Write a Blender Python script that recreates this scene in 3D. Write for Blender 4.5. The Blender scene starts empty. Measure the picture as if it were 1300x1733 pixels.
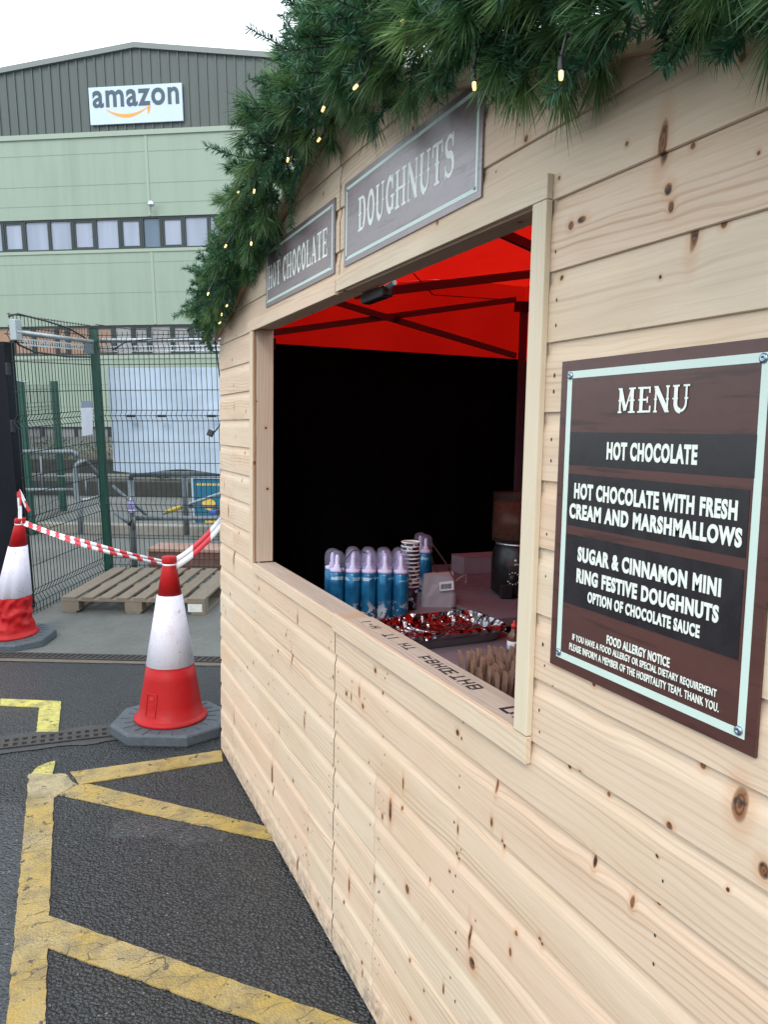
import bpy, math, random
from mathutils import Vector as V, Matrix, noise as mnoise
random.seed(7)
S = bpy.context.scene
COL = S.collection
# ------------------------------------------------------------------ camera
CX, CY, F, H0 = 650.0, 866.5, 1309.744, 1.6
yaw, pitch, roll = map(math.radians, (24.09797, 6.00641, -1.04775))
fw = V((math.sin(yaw)*math.cos(pitch), math.cos(yaw)*math.cos(pitch), -math.sin(pitch)))
r0 = V((math.cos(yaw), -math.sin(yaw), 0)); d0 = fw.cross(r0)
RT = math.cos(roll)*r0 + math.sin(roll)*d0
DN = -math.sin(roll)*r0 + math.cos(roll)*d0
EYE = V((0, 0, H0))
cam = bpy.data.cameras.new('camera'); co = bpy.data.objects.new('camera', cam); COL.objects.link(co)
m3 = Matrix((RT, -DN, -fw)).transposed()
co.matrix_world = Matrix.Translation(EYE) @ m3.to_4x4()
cam.sensor_fit = 'AUTO'; cam.sensor_width = 36; cam.lens = F/1733*36
cam.clip_start = .02; cam.clip_end = 2000
S.camera = co
S.render.resolution_x, S.render.resolution_y = 769, 1024
# ------------------------------------------------------------------ sky, sun
SUN_EL, SUN_AZ = math.radians(42), math.radians(215)     # azimuth clockwise from +Y
w = bpy.data.worlds.new('World'); S.world = w; w.use_nodes = True
nt = w.node_tree; bgn = nt.nodes['Background']
sky = nt.nodes.new('ShaderNodeTexSky'); sky.sky_type = 'NISHITA'; sky.sun_disc = False
sky.sun_elevation = SUN_EL; sky.sun_rotation = SUN_AZ
sky.air_density = 1.5; sky.dust_density = 4; sky.ozone_density = 2
mx = nt.nodes.new('ShaderNodeMix'); mx.data_type = 'RGBA'; mx.inputs[0].default_value = .86
mx.inputs[7].default_value = (17.2, 19.0, 20.4, 1)          # the even white overcast
nt.links.new(sky.outputs[0], mx.inputs[6]); nt.links.new(mx.outputs[2], bgn.inputs[0])
bgn.inputs[1].default_value = .1
sl = bpy.data.lights.new('sun', 'SUN'); sl.energy = 1.3; sl.angle = math.radians(18); sl.color = (1, .95, .88)
so = bpy.data.objects.new('sun', sl); COL.objects.link(so)
sd = V((math.sin(SUN_AZ)*math.cos(SUN_EL), math.cos(SUN_AZ)*math.cos(SUN_EL), math.sin(SUN_EL)))
so.rotation_euler = (-sd).to_track_quat('-Z', 'Y').to_euler(); so.location = sd*50
S.view_settings.view_transform = 'Standard'; S.view_settings.look = 'None'
S.view_settings.exposure = 0.28; S.view_settings.gamma = 1
S.cycles.use_denoising = True
S.cycles.max_bounces = 8

# ------------------------------------------------------------------ helpers
def ray(x, y): return RT*((x-CX)/F) + DN*((y-CY)/F) + fw
def on(x, y, ax, val):
    d = ray(x, y); return EYE + d*((val-EYE[ax])/d[ax])
def onp(x, y, P, N):
    d = ray(x, y); return EYE + d*((P-EYE).dot(N)/d.dot(N))
UB = V((-.046, -.045, .998)).normalized()
_h = -ray(-10150, 653).normalized()
HB = (_h - UB*_h.dot(UB)).normalized(); NB = HB.cross(UB)    # NB faces the viewer
OB = V((.5, 5.6, 0))
bg = lambda x, y: onp(x, y, OB, UB)

class MB:
    def __init__(s): s.v = []; s.f = []; s.g = []; s.m = []; s.sm = []
    def face(s, pts, g=None, m=0, smooth=False):
        b = len(s.v); s.v += [tuple(p) for p in pts]
        s.f.append(tuple(range(b, b+len(pts)))); s.g.append(g); s.m.append(m); s.sm.append(smooth)
    def raw(s, vs, fs, m=0, smooth=False):
        b = len(s.v); s.v += [tuple(p) for p in vs]
        for f in fs: s.f.append(tuple(i+b for i in f)); s.g.append(None); s.m.append(m); s.sm.append(smooth)
    def box(s, o, a, b, c, m=0, grain=None, seed=0.):
        """corner o, edge vectors a b c; grain = 0/1/2 tells along which edge the wood grain runs"""
        o, a, b, c = V(o), V(a), V(b), V(c)
        if a.cross(b).dot(c) < 0: a, b, c = b, a, c; grain = {0: 1, 1: 0}.get(grain, grain)
        k = len(s.v); P = [o, o+a, o+a+b, o+b, o+c, o+a+c, o+a+b+c, o+b+c]; s.v += [tuple(p) for p in P]
        L = [a.length, b.length, c.length]
        loc = [(0,0,0),(1,0,0),(1,1,0),(0,1,0),(0,0,1),(1,0,1),(1,1,1),(0,1,1)]
        for f in ((0,3,2,1),(4,5,6,7),(0,1,5,4),(2,3,7,6),(1,2,6,5),(3,0,4,7)):
            s.f.append(tuple(k+i for i in f)); s.m.append(m); s.sm.append(False)
            if grain is None: s.g.append(None)
            else:
                ot = [i for i in range(3) if i != grain]
                s.g.append([(loc[i][grain]*L[grain], loc[i][ot[0]]*L[ot[0]]+loc[i][ot[1]]*L[ot[1]], seed) for i in f])
    def cbox(s, c, ax, ay, az, **k):
        c, ax, ay, az = V(c), V(ax), V(ay), V(az); s.box(c-ax/2-ay/2-az/2, ax, ay, az, **k)
    def tube(s, pts, r, n=8, m=0, smooth=True, cap=True):
        pts = [V(p) for p in pts]; rs = r if isinstance(r, (list, tuple)) else [r]*len(pts)
        k = len(s.v); up = None
        for i, p in enumerate(pts):
            t = (pts[min(i+1, len(pts)-1)] - pts[max(i-1, 0)]).normalized()
            if up is None: up = t.orthogonal().normalized()
            up = (up - t*up.dot(t)).normalized(); sd_ = t.cross(up)
            for j in range(n):
                a = 2*math.pi*(j+.5)/n; s.v.append(tuple(p + up*(rs[i]*math.cos(a)) + sd_*(rs[i]*math.sin(a))))
        for i in range(len(pts)-1):
            for j in range(n):
                a, b = k+i*n+j, k+i*n+(j+1) % n
                s.f.append((a, b, b+n, a+n)); s.g.append(None); s.m.append(m); s.sm.append(smooth)
        if cap:
            for q in (tuple(k+j for j in reversed(range(n))), tuple(k+(len(pts)-1)*n+j for j in range(n))):
                s.f.append(q); s.g.append(None); s.m.append(m); s.sm.append(False)
    def lathe(s, prof, n=24, c=(0,0,0), m=0, smooth=True, fn=None):
        k = len(s.v); c = V(c)
        for r, z in prof:
            for j in range(n):
                a = 2*math.pi*j/n; p = V((r*math.cos(a), r*math.sin(a), z))
                if fn: p = fn(p)
                s.v.append(tuple(c+p))
        for i in range(len(prof)-1):
            for j in range(n):
                a, b = k+i*n+j, k+i*n+(j+1) % n
                s.f.append((a, b, b+n, a+n)); s.g.append(None); s.m.append(m); s.sm.append(smooth)
        if prof[0][0] > 1e-5: s.f.append(tuple(k+j for j in reversed(range(n)))); s.g.append(None); s.m.append(m); s.sm.append(False)
        if prof[-1][0] > 1e-5: s.f.append(tuple(k+(len(prof)-1)*n+j for j in range(n))); s.g.append(None); s.m.append(m); s.sm.append(False)
    def prism(s, poly, ext, m=0):
        """closed 3-D polygon extruded along ext"""
        n = len(poly); k = len(s.v); ext = V(ext)
        s.v += [tuple(V(p)) for p in poly] + [tuple(V(p)+ext) for p in poly]
        s.f.append(tuple(k+j for j in reversed(range(n)))); s.f.append(tuple(k+n+j for j in range(n)))
        for j in range(n): s.f.append((k+j, k+(j+1) % n, k+n+(j+1) % n, k+n+j))
        for _ in range(n+2): s.g.append(None); s.m.append(m); s.sm.append(False)
    def build(s, name, mats, parent=None, bevel=0, M=None):
        me = bpy.data.meshes.new(name); me.from_pydata(s.v, [], s.f)
        if M is not None: me.transform(M)
        for mt in (mats if isinstance(mats, (list, tuple)) else [mats]): me.materials.append(mt)
        me.polygons.foreach_set('material_index', s.m); me.polygons.foreach_set('use_smooth', s.sm)
        if any(g is not None for g in s.g):
            at = me.attributes.new('gr', 'FLOAT_VECTOR', 'CORNER'); d = []
            for f, g in zip(s.f, s.g):
                for q in (g if g is not None else [(0, 0, 0)]*len(f)): d += q
            at.data.foreach_set('vector', d)
        me.update()
        o = bpy.data.objects.new(name, me); COL.objects.link(o)
        if parent: o.parent = parent; o.matrix_parent_inverse = parent.matrix_world.inverted() if parent.get('_inv') else Matrix.Identity(4)
        if bevel:
            bv = o.modifiers.new('bevel', 'BEVEL'); bv.width = bevel; bv.segments = 2; bv.limit_method = 'ANGLE'; bv.angle_limit = .9
        return o

def tag(o, label, cat, group=None):
    o['label'] = label; o['category'] = cat
    if group: o['group'] = group
    return o
def thing(name, label, cat, loc=(0,0,0), group=None, M=None):
    o = bpy.data.objects.new(name, None); COL.objects.link(o); o.empty_display_size = .05
    o.matrix_world = M if M is not None else Matrix.Translation(V(loc))
    return tag(o, label, cat, group)
def wthing(name, label, cat, loc, group=None):
    """thing whose part meshes are given in world coordinates"""
    o = thing(name, label, cat, loc, group); o['_inv'] = 1
    bpy.context.view_layer.update(); return o
def kind(o, k): o['kind'] = k; return o
def dup(root, loc=None, label=None, group=None, M=None):
    r = root.copy(); COL.objects.link(r)
    if M is not None: r.matrix_world = M
    if loc is not None: r.location = loc
    if label: r['label'] = label
    if group: r['group'] = group
    for ch in list(root.children):
        c = ch.copy(); COL.objects.link(c); c.parent = r; c.matrix_parent_inverse = ch.matrix_parent_inverse.copy()
        for gch in list(ch.children):
            d = gch.copy(); COL.objects.link(d); d.parent = c; d.matrix_parent_inverse = gch.matrix_parent_inverse.copy()
    return r
def frame(o, x, y, z):
    M = Matrix((x, y, z)).transposed().to_4x4(); M.translation = o; return M

# ------------------------------------------------------------------ materials
class NT:
    def __init__(s, name):
        s.mat = bpy.data.materials.new(name); s.mat.use_nodes = True; s.t = s.mat.node_tree
        s.b = s.t.nodes['Principled BSDF']; s.out = s.t.nodes['Material Output']
    def n(s, typ, **k):
        o = s.t.nodes.new('ShaderNode'+typ)
        for a, b in k.items(): setattr(o, a, b)
        return o
    def set(s, sock, v):
        if hasattr(v, 'bl_idname') or hasattr(v, 'is_linked'): s.t.links.new(v, sock)
        elif isinstance(v, (tuple, list)) and len(v) == 3 and sock.type == 'RGBA': sock.default_value = (*v, 1)
        else: sock.default_value = v
    def math(s, op, a, b=None, c=None, clamp=False):
        o = s.n('Math', operation=op, use_clamp=clamp)
        for i, q in enumerate((a, b, c)):
            if q is not None: s.set(o.inputs[i], q)
        return o.outputs[0]
    def mix(s, f, a, b, blend='MIX'):
        o = s.n('Mix', data_type='RGBA', blend_type=blend); s.set(o.inputs[0], f); s.set(o.inputs[6], a); s.set(o.inputs[7], b); return o.outputs[2]
    def mapr(s, v, a, b, c=0., d=1., smooth=False):
        o = s.n('MapRange'); o.clamp = True
        if smooth: o.interpolation_type = 'SMOOTHSTEP'
        s.set(o.inputs[0], v)
        for i, q in enumerate((a, b, c, d)): s.set(o.inputs[i+1], q)
        return o.outputs[0]
    def noise(s, vec, scale, detail=3, rough=.55, dim='3D'):
        o = s.n('TexNoise', noise_dimensions=dim)
        if vec is not None: s.set(o.inputs['Vector'], vec)
        o.inputs['Scale'].default_value = scale; o.inputs['Detail'].default_value = detail; o.inputs['Roughness'].default_value = rough
        return o.outputs[0]
    def vor(s, vec, scale, feature='F1', dim='3D', rnd=1.):
        o = s.n('TexVoronoi', feature=feature, voronoi_dimensions=dim); s.set(o.inputs['Vector'], vec)
        o.inputs['Scale'].default_value = scale; o.inputs['Randomness'].default_value = rnd
        return o
    def vmul(s, v, k, add=(0,0,0)):
        o = s.n('VectorMath', operation='MULTIPLY_ADD'); s.set(o.inputs[0], v); o.inputs[1].default_value = k; s.set(o.inputs[2], add); return o.outputs[0]
    def sep(s, v): o = s.n('SeparateXYZ'); s.set(o.inputs[0], v); return o.outputs
    def comb(s, x, y, z):
        o = s.n('CombineXYZ')
        for i, q in enumerate((x, y, z)): s.set(o.inputs[i], q)
        return o.outputs[0]
    def ramp(s, v, stops):
        o = s.n('ValToRGB'); s.set(o.inputs[0], v); e = o.color_ramp.elements
        while len(e) < len(stops): e.new(.5)
        for q, (p, c) in zip(e, stops): q.position = p; q.color = (*c, 1)
        return o.outputs[0]
    def bump(s, hgt, strength=.5, dist=.002):
        o = s.n('Bump'); o.inputs['Strength'].default_value = strength; o.inputs['Distance'].default_value = dist; s.set(o.inputs['Height'], hgt)
        s.t.links.new(o.outputs[0], s.b.inputs['Normal']); return o
    def pos(s): return s.n('NewGeometry').outputs['Position']
    def objc(s): return s.n('TexCoord').outputs['Object']
    def fin(s, col=None, rough=None, metal=None, spec=None, **k):
        if col is not None: s.set(s.b.inputs['Base Color'], col)
        if rough is not None: s.set(s.b.inputs['Roughness'], rough)
        if metal is not None: s.set(s.b.inputs['Metallic'], metal)
        if spec is not None: s.set(s.b.inputs['Specular IOR Level'], spec)
        for a, q in k.items(): s.set(s.b.inputs[a.replace('_', ' ')], q)
        return s.mat

def streaky(name, col, rough):
    t = NT(name); p = t.objc(); x, y, z = t.sep(p)
    a = t.noise(t.comb(t.math('MULTIPLY', x, 2.4), 0., t.math('MULTIPLY', z, .16)), 1., 5, .65); b = t.noise(p, .3, 3)
    c = t.mix(t.mapr(a, .42, .72), col, tuple(q*.86 for q in col)); c = t.mix(t.mapr(b, .4, .65, 0, .5), c, tuple(q*1.07 for q in col))
    return t.fin(c, rough, 0., .5)
def plain(name, col, rough=.5, metal=0., var=.12, scale=8., bump=0., bscale=60., spec=.5, dirt=None):
    """a colour with uneven wear in it"""
    t = NT(name); p = t.objc()
    a = t.noise(p, scale, 4); b = t.noise(p, scale*7, 3)
    k = t.math('ADD', t.math('MULTIPLY', a, .65), t.math('MULTIPLY', b, .35))
    lo = tuple(c*(1-var) for c in col); hi = tuple(min(1, c*(1+var)) for c in col)
    c = t.mix(t.mapr(k, .3, .7), lo, hi)
    if dirt: c = t.mix(t.mapr(a, .52, .72, 0, .6), c, dirt)
    if bump: t.bump(t.noise(p, bscale, 3), .6, bump)
    return t.fin(c, t.mapr(b, .3, .7, max(.03, rough-.08), min(1, rough+.1)), metal, spec)

def wood(name, pale=(.675, .525, .39), dark=(.45, .295, .18), red=(.27, .115, .05), knots=(), weather=0., knotp=.4, dirtlow=False, pink=.38):
    t = NT(name); at = t.n('Attribute', attribute_name='gr'); g = at.outputs['Vector']
    x, y, sd_ = t.sep(g)
    sh = t.math('MULTIPLY', sd_, 17.31)
    q = t.comb(x, y, sh)
    # knots: round ones and tall spike smears
    qk = t.comb(t.math('ADD', x, t.math('MULTIPLY', sd_, 3.7)), t.math('ADD', y, t.math('MULTIPLY', sd_, 5.3)), 0.); v1 = t.vor(qk, 8.5, 'F1', '2D'); rnd = t.sep(v1.outputs['Color'])
    d1 = t.math('DIVIDE', v1.outputs['Distance'], t.mapr(t.math('POWER', rnd[1], 2.), 0, 1, .022, .075))
    d1 = t.math('ADD', d1, t.math('MULTIPLY', t.math('GREATER_THAN', rnd[0], knotp), 60.))
    q2 = t.comb(t.math('ADD', t.math('MULTIPLY', x, 8.), t.math('MULTIPLY', sd_, 7.1)), t.math('ADD', t.math('MULTIPLY', y, 2.2), t.math('MULTIPLY', sd_, 9.7)), 0.)
    v2 = t.vor(q2, 1., 'F1', '2D'); rnd2 = t.sep(v2.outputs['Color'])
    d2 = t.math('DIVIDE', v2.outputs['Distance'], t.mapr(t.math('POWER', rnd2[1], 2.), 0, 1, .03, .10))
    d2 = t.math('ADD', d2, t.math('MULTIPLY', t.math('GREATER_THAN', rnd2[0], knotp*.6), 60.))
    kd = t.math('MINIMUM', d1, d2)
    for (kx, ky, rx, ry, tilt) in knots:
        dx = t.math('SUBTRACT', x, kx); dy = t.math('SUBTRACT', t.math('SUBTRACT', y, ky), t.math('MULTIPLY', dx, tilt))
        e = t.math('SQRT', t.math('ADD', t.math('POWER', t.math('DIVIDE', dx, rx), 2.), t.math('POWER', t.math('DIVIDE', dy, ry), 2.)))
        kd = t.math('MINIMUM', kd, e)
    bend = t.math('DIVIDE', .011, t.math('ADD', t.math('MULTIPLY', kd, kd), .35))
    # grain: long thin growth lines, bent around the knots
    wv = t.noise(t.comb(t.math('MULTIPLY', x, 1.4), t.math('MULTIPLY', y, 5.), sh), 1., 3)
    yy = t.math('ADD', t.math('ADD', y, t.math('MULTIPLY', wv, .075)), bend)
    ring = t.math('SINE', t.math('MULTIPLY', yy, 440.))
    amt = t.noise(t.comb(t.math('MULTIPLY', x, .9), t.math('MULTIPLY', y, 14.), sh), 1., 2)
    fine = t.noise(t.comb(t.math('MULTIPLY', x, 9.), t.math('MULTIPLY', yy, 330.), sh), 1., 3)
    broad = t.noise(t.comb(t.math('MULTIPLY', x, 2.2), t.math('MULTIPLY', yy, 22.), sh), 1., 4)
    line = t.math('MULTIPLY', t.mapr(ring, .1, 1.), t.mapr(amt, .42, .68))
    f = t.math('ADD', t.math('MULTIPLY', line, .8), t.math('MULTIPLY', t.mapr(fine, .42, .72), .30))
    f = t.math('ADD', f, t.math('MULTIPLY', t.mapr(broad, .45, .75), .42), clamp=True)
    col = t.mix(f, pale, dark)
    k_ = .3 if weather > .32 else 1.; dm = lambda c: tuple(q_*k_ for q_ in c)
    wn = t.n('TexWhiteNoise', noise_dimensions='1D'); t.set(wn.inputs['W'], sd_); wc = t.sep(wn.outputs['Color'])
    col = t.mix(t.math('MULTIPLY', wc[0], pink), col, dm((.66, .44, .32)))          # pinkish boards
    col = t.mix(t.math('MULTIPLY', t.math('POWER', wc[1], 2.), .36), col, dm((.62, .58, .45)))   # green-white sapwood
    col = t.mix(t.mapr(t.noise(q, 2.3, 3), .5, .72, 0, .4), col, dm((.60, .42, .26)))
    halo = t.math('MULTIPLY', t.mapr(kd, .9, 2.8, 1, 0, True), .42)
    col = t.mix(halo, col, (.52, .27, .13))
    rings = t.math('SINE', t.math('MULTIPLY', kd, 16.))
    kc = t.mix(t.mapr(rings, -.6, 1., 0, 1), red, tuple(c*.42 for c in red))
    kc = t.mix(t.mapr(t.noise(q, 60., 2), .45, .62), kc, (.035, .024, .018))
    col = t.mix(t.mapr(kd, .65, 1.1, 1, 0, True), col, kc)
    if weather:
        wz = t.noise(t.comb(t.math('MULTIPLY', x, 3.), t.math('MULTIPLY', y, 30.), sh), 1., 4)
        col = t.mix(t.mapr(wz, .3, .7, weather*.6, weather), col, (.17, .15, .125))
        col = t.mix(t.mapr(fine, .5, .7, 0, .55*weather), col, (.05, .04, .03))
    if dirtlow:
        pz = t.sep(t.pos())[2]
        dn = t.noise(t.vmul(t.pos(), (9., 22., 40.)), 1., 5, .7)
        k = t.math('MULTIPLY', t.mapr(pz, .01, .13, 1., 0.), t.mapr(dn, .42, .62))
        col = t.mix(t.math('MULTIPLY', k, .8), col, (.17, .14, .11))
        st = t.noise(t.vmul(t.pos(), (3., 3., 40.)), 1., 3)
        col = t.mix(t.math('MULTIPLY', t.mapr(pz, .15, .5, .35, 0.), t.mapr(st, .55, .7)), col, (.33, .30, .24))
    t.bump(t.math('ADD', t.math('MULTIPLY', fine, .6), t.math('MULTIPLY', line, -.5)), .35, .0012)
    return t.fin(col, t.mapr(fine, .3, .7, .52, .7), 0., .32)

KN = [(.664, 1.14, .013, .024, 0), (1.595, .489, .011, .013, 0), (1.286, .505, .013, .014, 0), (.622, 1.076, .009, .012, 0), (.86, 2.0, .010, .030, -1.0),
      (.845, 1.934, .008, .009, 0), (.838, 1.909, .006, .009, 0), (1.057, 1.934, .008, .008, 0), (1.03, 1.937, .012, .006, 0), (1.30, .555, .005, .03, 1.),
      (1.23, .84, .005, .011, 0), (1.19, .815, .004, .012, 0), (1.36, .70, .005, .012, 0), (1.15, .62, .005, .01, 0), (.93, .92, .005, .012, 0), (.84, .905, .005, .011, 0),
      (1.36, .76, .004, .012, 0), (1.06, .70, .005, .010, 0), (1.92, .88, .005, .018, .6), (2.55, .80, .006, .03, .7), (2.4, .62, .006, .026, .5), (1.75, .6, .006, .01, 0)]
M_WALL = wood('pine_boards', knots=KN, dirtlow=True, knotp=.46)
M_TRIM = wood('pine_trim', pale=(.67, .545, .41), dark=(.50, .37, .245), knotp=.2)
M_TREAT = wood('treated_trim', pale=(.66, .60, .45), dark=(.50, .44, .30), knotp=.12)
M_RAW = wood('rough_timber', pale=(.50, .40, .31), dark=(.36, .27, .20), knotp=.2)
M_BARGE = wood('barge_timber', pale=(.36, .22, .13), dark=(.22, .12, .06), knotp=.1)
M_PALLET = wood('weathered_pallet', pale=(.20, .16, .12), dark=(.085, .063, .046), weather=.40, pink=.05, knotp=.25)
M_SILL = wood('weathered_sill', pale=(.56, .50, .42), dark=(.40, .34, .28), weather=.30, knotp=.15, pink=.05)
M_FORK = plain('birch_fork', (.25, .145, .105), .6, 0, .25, 30)
M_NAIL = plain('dark_nail', (.05, .042, .035), .55, .3)

def asphalt():
    t = NT('wet_asphalt'); p = t.pos()
    big = t.noise(p, 1.3, 4); med = t.noise(p, 9, 4)
    warp = t.vmul(p, (1, 1, .3))
    v = t.vor(warp, 98.); vs = t.vor(warp, 230.)
    hgt = t.math('SUBTRACT', 1., t.math('MULTIPLY', v.outputs['Distance'], 1.5))
    hgt = t.math('ADD', hgt, t.math('MULTIPLY', vs.outputs['Distance'], -.45))
    rc = t.sep(v.outputs['Color'])
    col = t.mix(rc[0], (.017, .0195, .024), (.054, .061, .071))
    col = t.mix(t.mapr(v.outputs['Distance'], .34, .70), col, (.008, .0085, .0095))
    col = t.mix(t.mapr(big, .35, .7, 0, .5), col, (.026, .028, .031))
    spk = t.math('GREATER_THAN', rc[1], .985)
    col = t.mix(t.math('MULTIPLY', spk, t.mapr(v.outputs['Distance'], .1, .45, .75, 0.)), col, (.32, .30, .27))
    # wet patches
    x, y, z = t.sep(p)
    def blob(cx, cy, rx, ry):
        return t.math('SQRT', t.math('ADD', t.math('POWER', t.math('DIVIDE', t.math('SUBTRACT', x, cx), rx), 2.), t.math('POWER', t.math('DIVIDE', t.math('SUBTRACT', y, cy), ry), 2.)))
    wet = t.math('MINIMUM', blob(-.17, 3.12, .10, .42), t.math('MINIMUM', t.math('MINIMUM', blob(.40, 3.10, .17, .10), blob(.56, 2.95, .14, .08)), blob(-.2, 2.2, .12, .7)))
    wet = t.mapr(t.math('ADD', wet, t.math('MULTIPLY', t.math('SUBTRACT', med, .5), 1.6)), .85, 1.35, 1, 0, True)
    damp = t.mapr(t.math('ADD', big, t.math('MULTIPLY', med, .35)), .52, .8)
    ro = t.math('SUBTRACT', .42, t.math('MULTIPLY', damp, .16)); ro = t.math('SUBTRACT', ro, t.math('MULTIPLY', wet, .36))
    # blends towards an even grey farther away
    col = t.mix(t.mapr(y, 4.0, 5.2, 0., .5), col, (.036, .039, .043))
    t.bump(t.math('MULTIPLY', hgt, t.mapr(wet, 0, 1, 1., .22)), 1., .0065)
    return t.fin(col, ro, 0., .5)
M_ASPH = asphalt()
def concrete(name, col, var=.3, sc=1.6):
    t = NT(name); p = t.pos(); a = t.noise(p, sc, 5, .6); b = t.noise(p, 26, 4); c3 = t.noise(p, 160, 2)
    lo = tuple(c*(1-var) for c in col); hi = tuple(c*(1+var) for c in col)
    c = t.mix(t.mapr(t.math('ADD', t.math('MULTIPLY', a, .7), t.math('MULTIPLY', b, .3)), .32, .68), lo, hi)
    c = t.mix(t.mapr(c3, .62, .74, 0, .5), c, tuple(q*.45 for q in col))
    t.bump(t.math('ADD', b, t.math('MULTIPLY', c3, .6)), .5, .004)
    return t.fin(c, t.mapr(a, .3, .7, .55, .85), 0., .4)
M_CONC = concrete('yard_concrete', (.105, .109, .102))
M_KERB = concrete('kerb_stone', (.21, .20, .175), .2, 5)
M_TANKERB = concrete('tan_edging', (.12, .098, .075), .25, 4)
M_PATCH = concrete('worn_grey_surround', (.043, .044, .045), .3, 5)

def yellow(name, base, worn):
    t = NT(name); p = t.pos()
    a = t.noise(p, 5., 4, .6); b = t.noise(p, 40., 4, .6)
    c = t.mix(t.mapr(a, .35, .68), base, worn)
    c = t.mix(t.mapr(b, .55, .75, 0, .55), c, (.18, .13, .05))
    wv = t.vmul(p, (5., 14., 1.)); wo = t.n('VectorMath', operation='ADD'); t.set(wo.inputs[0], wv)
    nn = t.n('TexNoise'); t.set(nn.inputs['Vector'], p); nn.inputs['Scale'].default_value = 12.; t.set(wo.inputs[1], t.vmul(nn.outputs[1], (.9, .9, 0)))
    cr = t.vor(wo.outputs[0], 1.15, 'DISTANCE_TO_EDGE')
    cm = t.math('MULTIPLY', t.mapr(cr.outputs['Distance'], .0, .013, 1, 0), t.mapr(t.noise(p, 4., 2), .42, .55))
    c = t.mix(t.math('MULTIPLY', cm, .8), c, (.03, .026, .02))
    ag = t.vor(p, 120.); hole = t.math('MULTIPLY', t.math('GREATER_THAN', t.noise(p, 22., 5, .7), .62), .9)
    c = t.mix(hole, c, (.03, .029, .028))
    c = t.mix(t.mapr(t.noise(p, 9., 5, .7), .45, .68, 0, .65), c, (.10, .085, .06))
    t.bump(t.math('ADD', t.math('MULTIPLY', ag.outputs['Distance'], -.7), t.math('MULTIPLY', cm, -1.5)), .6, .004)
    wetm = t.noise(p, 2.5, 3)
    return t.fin(c, t.mapr(wetm, .42, .62, .55, .22), 0., .5)
M_YEL = yellow('worn_yellow_paint', (.37, .25, .05), (.34, .26, .12))
M_YEL2 = yellow('fresh_yellow_paint', (.52, .46, .10), (.46, .42, .12))
M_YELW = yellow('bleached_paint', (.37, .30, .17), (.33, .27, .14))

M_GRATE = plain('cast_iron', (.055, .048, .045), .6, .4, .35, 20)
M_DARK = plain('pit_shade', (.006, .006, .006), .9, 0)
M_RED = plain('cone_red', (.37, .008, .010), .5, 0, .12, 5, spec=.22, dirt=(.16, .03, .028))
M_SLEEVE = None
def sleeve():
    t = NT('reflective_sleeve'); p = t.objc(); v = t.vor(p, 95., 'DISTANCE_TO_EDGE'); n1 = t.noise(p, 9, 4)
    c = t.mix(t.mapr(v.outputs['Distance'], 0, .12, 1, 0), (.70, .69, .80), (.58, .57, .67))
    c = t.mix(t.mapr(n1, .55, .75, 0, .45), c, (.58, .36, .37))
    c = t.mix(t.mapr(t.noise(p, 38, 4), .64, .7, 0, .7), c, (.2, .19, .2))
    t.bump(v.outputs['Distance'], .4, .002)
    return t.fin(c, .5, 0., .4)
M_SLEEVE = sleeve()
M_RUBBER = plain('recycled_rubber', (.062, .074, .088), .62, 0, .35, 60, .002, 220)
M_TAPER = plain('tape_red', (.60, .03, .045), .35, 0, .06)
M_TAPEW = plain('tape_white', (.72, .73, .76), .35, 0, .05)
M_FENCE = plain('green_powder_coat', (.006, .055, .038), .4, 0, .2, 6)
M_WIRE = plain('dark_green_wire', (.003, .012, .011), .45, 0, .2, 6)
M_GALV = plain('galvanised_steel', (.36, .40, .42), .42, .75, .25, 14)
M_GALVD = plain('dull_galvanised', (.15, .18, .20), .55, .5, .3, 14)
M_STEELBRIGHT = plain('bright_zinc', (.62, .66, .70), .3, .8, .12, 20)
M_BLACKP = plain('black_paint', (.005, .006, .010), .45, 0, .3, 4, spec=.18)
M_BANNER = plain('white_tarpaulin', (.46, .57, .70), .4, 0, .05, 2, .004, 5)
M_BLACKPL = plain('black_plastic', (.008, .008, .009), .4, 0, .3)
M_PAPER = plain('white_paper', (.62, .64, .70), .7)
M_BLUECL = plain('blue_clamp', (.012, .03, .26), .35)
M_GREENP = streaky('green_panel', (.235, .298, .238), .42)
M_GREENT = plain('green_flashing', (.265, .325, .26), .45, 0, .04, .3)
M_GREENJ = plain('dark_green_joint', (.15, .23, .19), .6)  # joint lines in a darker green than the panels
M_GREYC = streaky('grey_cladding', (.068, .085, .079), .42)
M_GREYD = plain('grey_roof_edge', (.17, .19, .18), .45, 0, .06, .4)
M_WFRAME = plain('dark_window_frame', (.018, .028, .028), .4)
def wpane(name, blind):
    t = NT(name); p = t.objc()
    oi = t.n('ObjectInfo'); c = t.mix(t.mapr(t.noise(t.vmul(p, (3., 1., .4)), .7, 2), .3, .7), blind, tuple(q*.78 for q in blind)); c = t.mix(t.math('MULTIPLY', t.math('POWER', oi.outputs['Random'], 2.), .45), c, (.10, .13, .17))
    return t.fin(c, .08, 0., .6)
M_PANE = wpane('blind_behind_glass', (.30, .34, .44)); M_PANE2 = wpane('teal_glass', (.09, .14, .20)); M_PANE3 = wpane('grey_glass', (.26, .25, .25)); M_PANE4 = wpane('orange_blind_glass', (.30, .16, .09))  # the panes differ by their own tint
M_SIGNW = plain('sign_white', (.46, .55, .66), .4, 0, .03, .8)
M_LOGO = plain('sign_slate', (.045, .075, .10), .5, 0, .04); M_ORANGE = plain('sign_orange', (.72, .30, .05), .5, 0, .05)
M_BRICK = None
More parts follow.
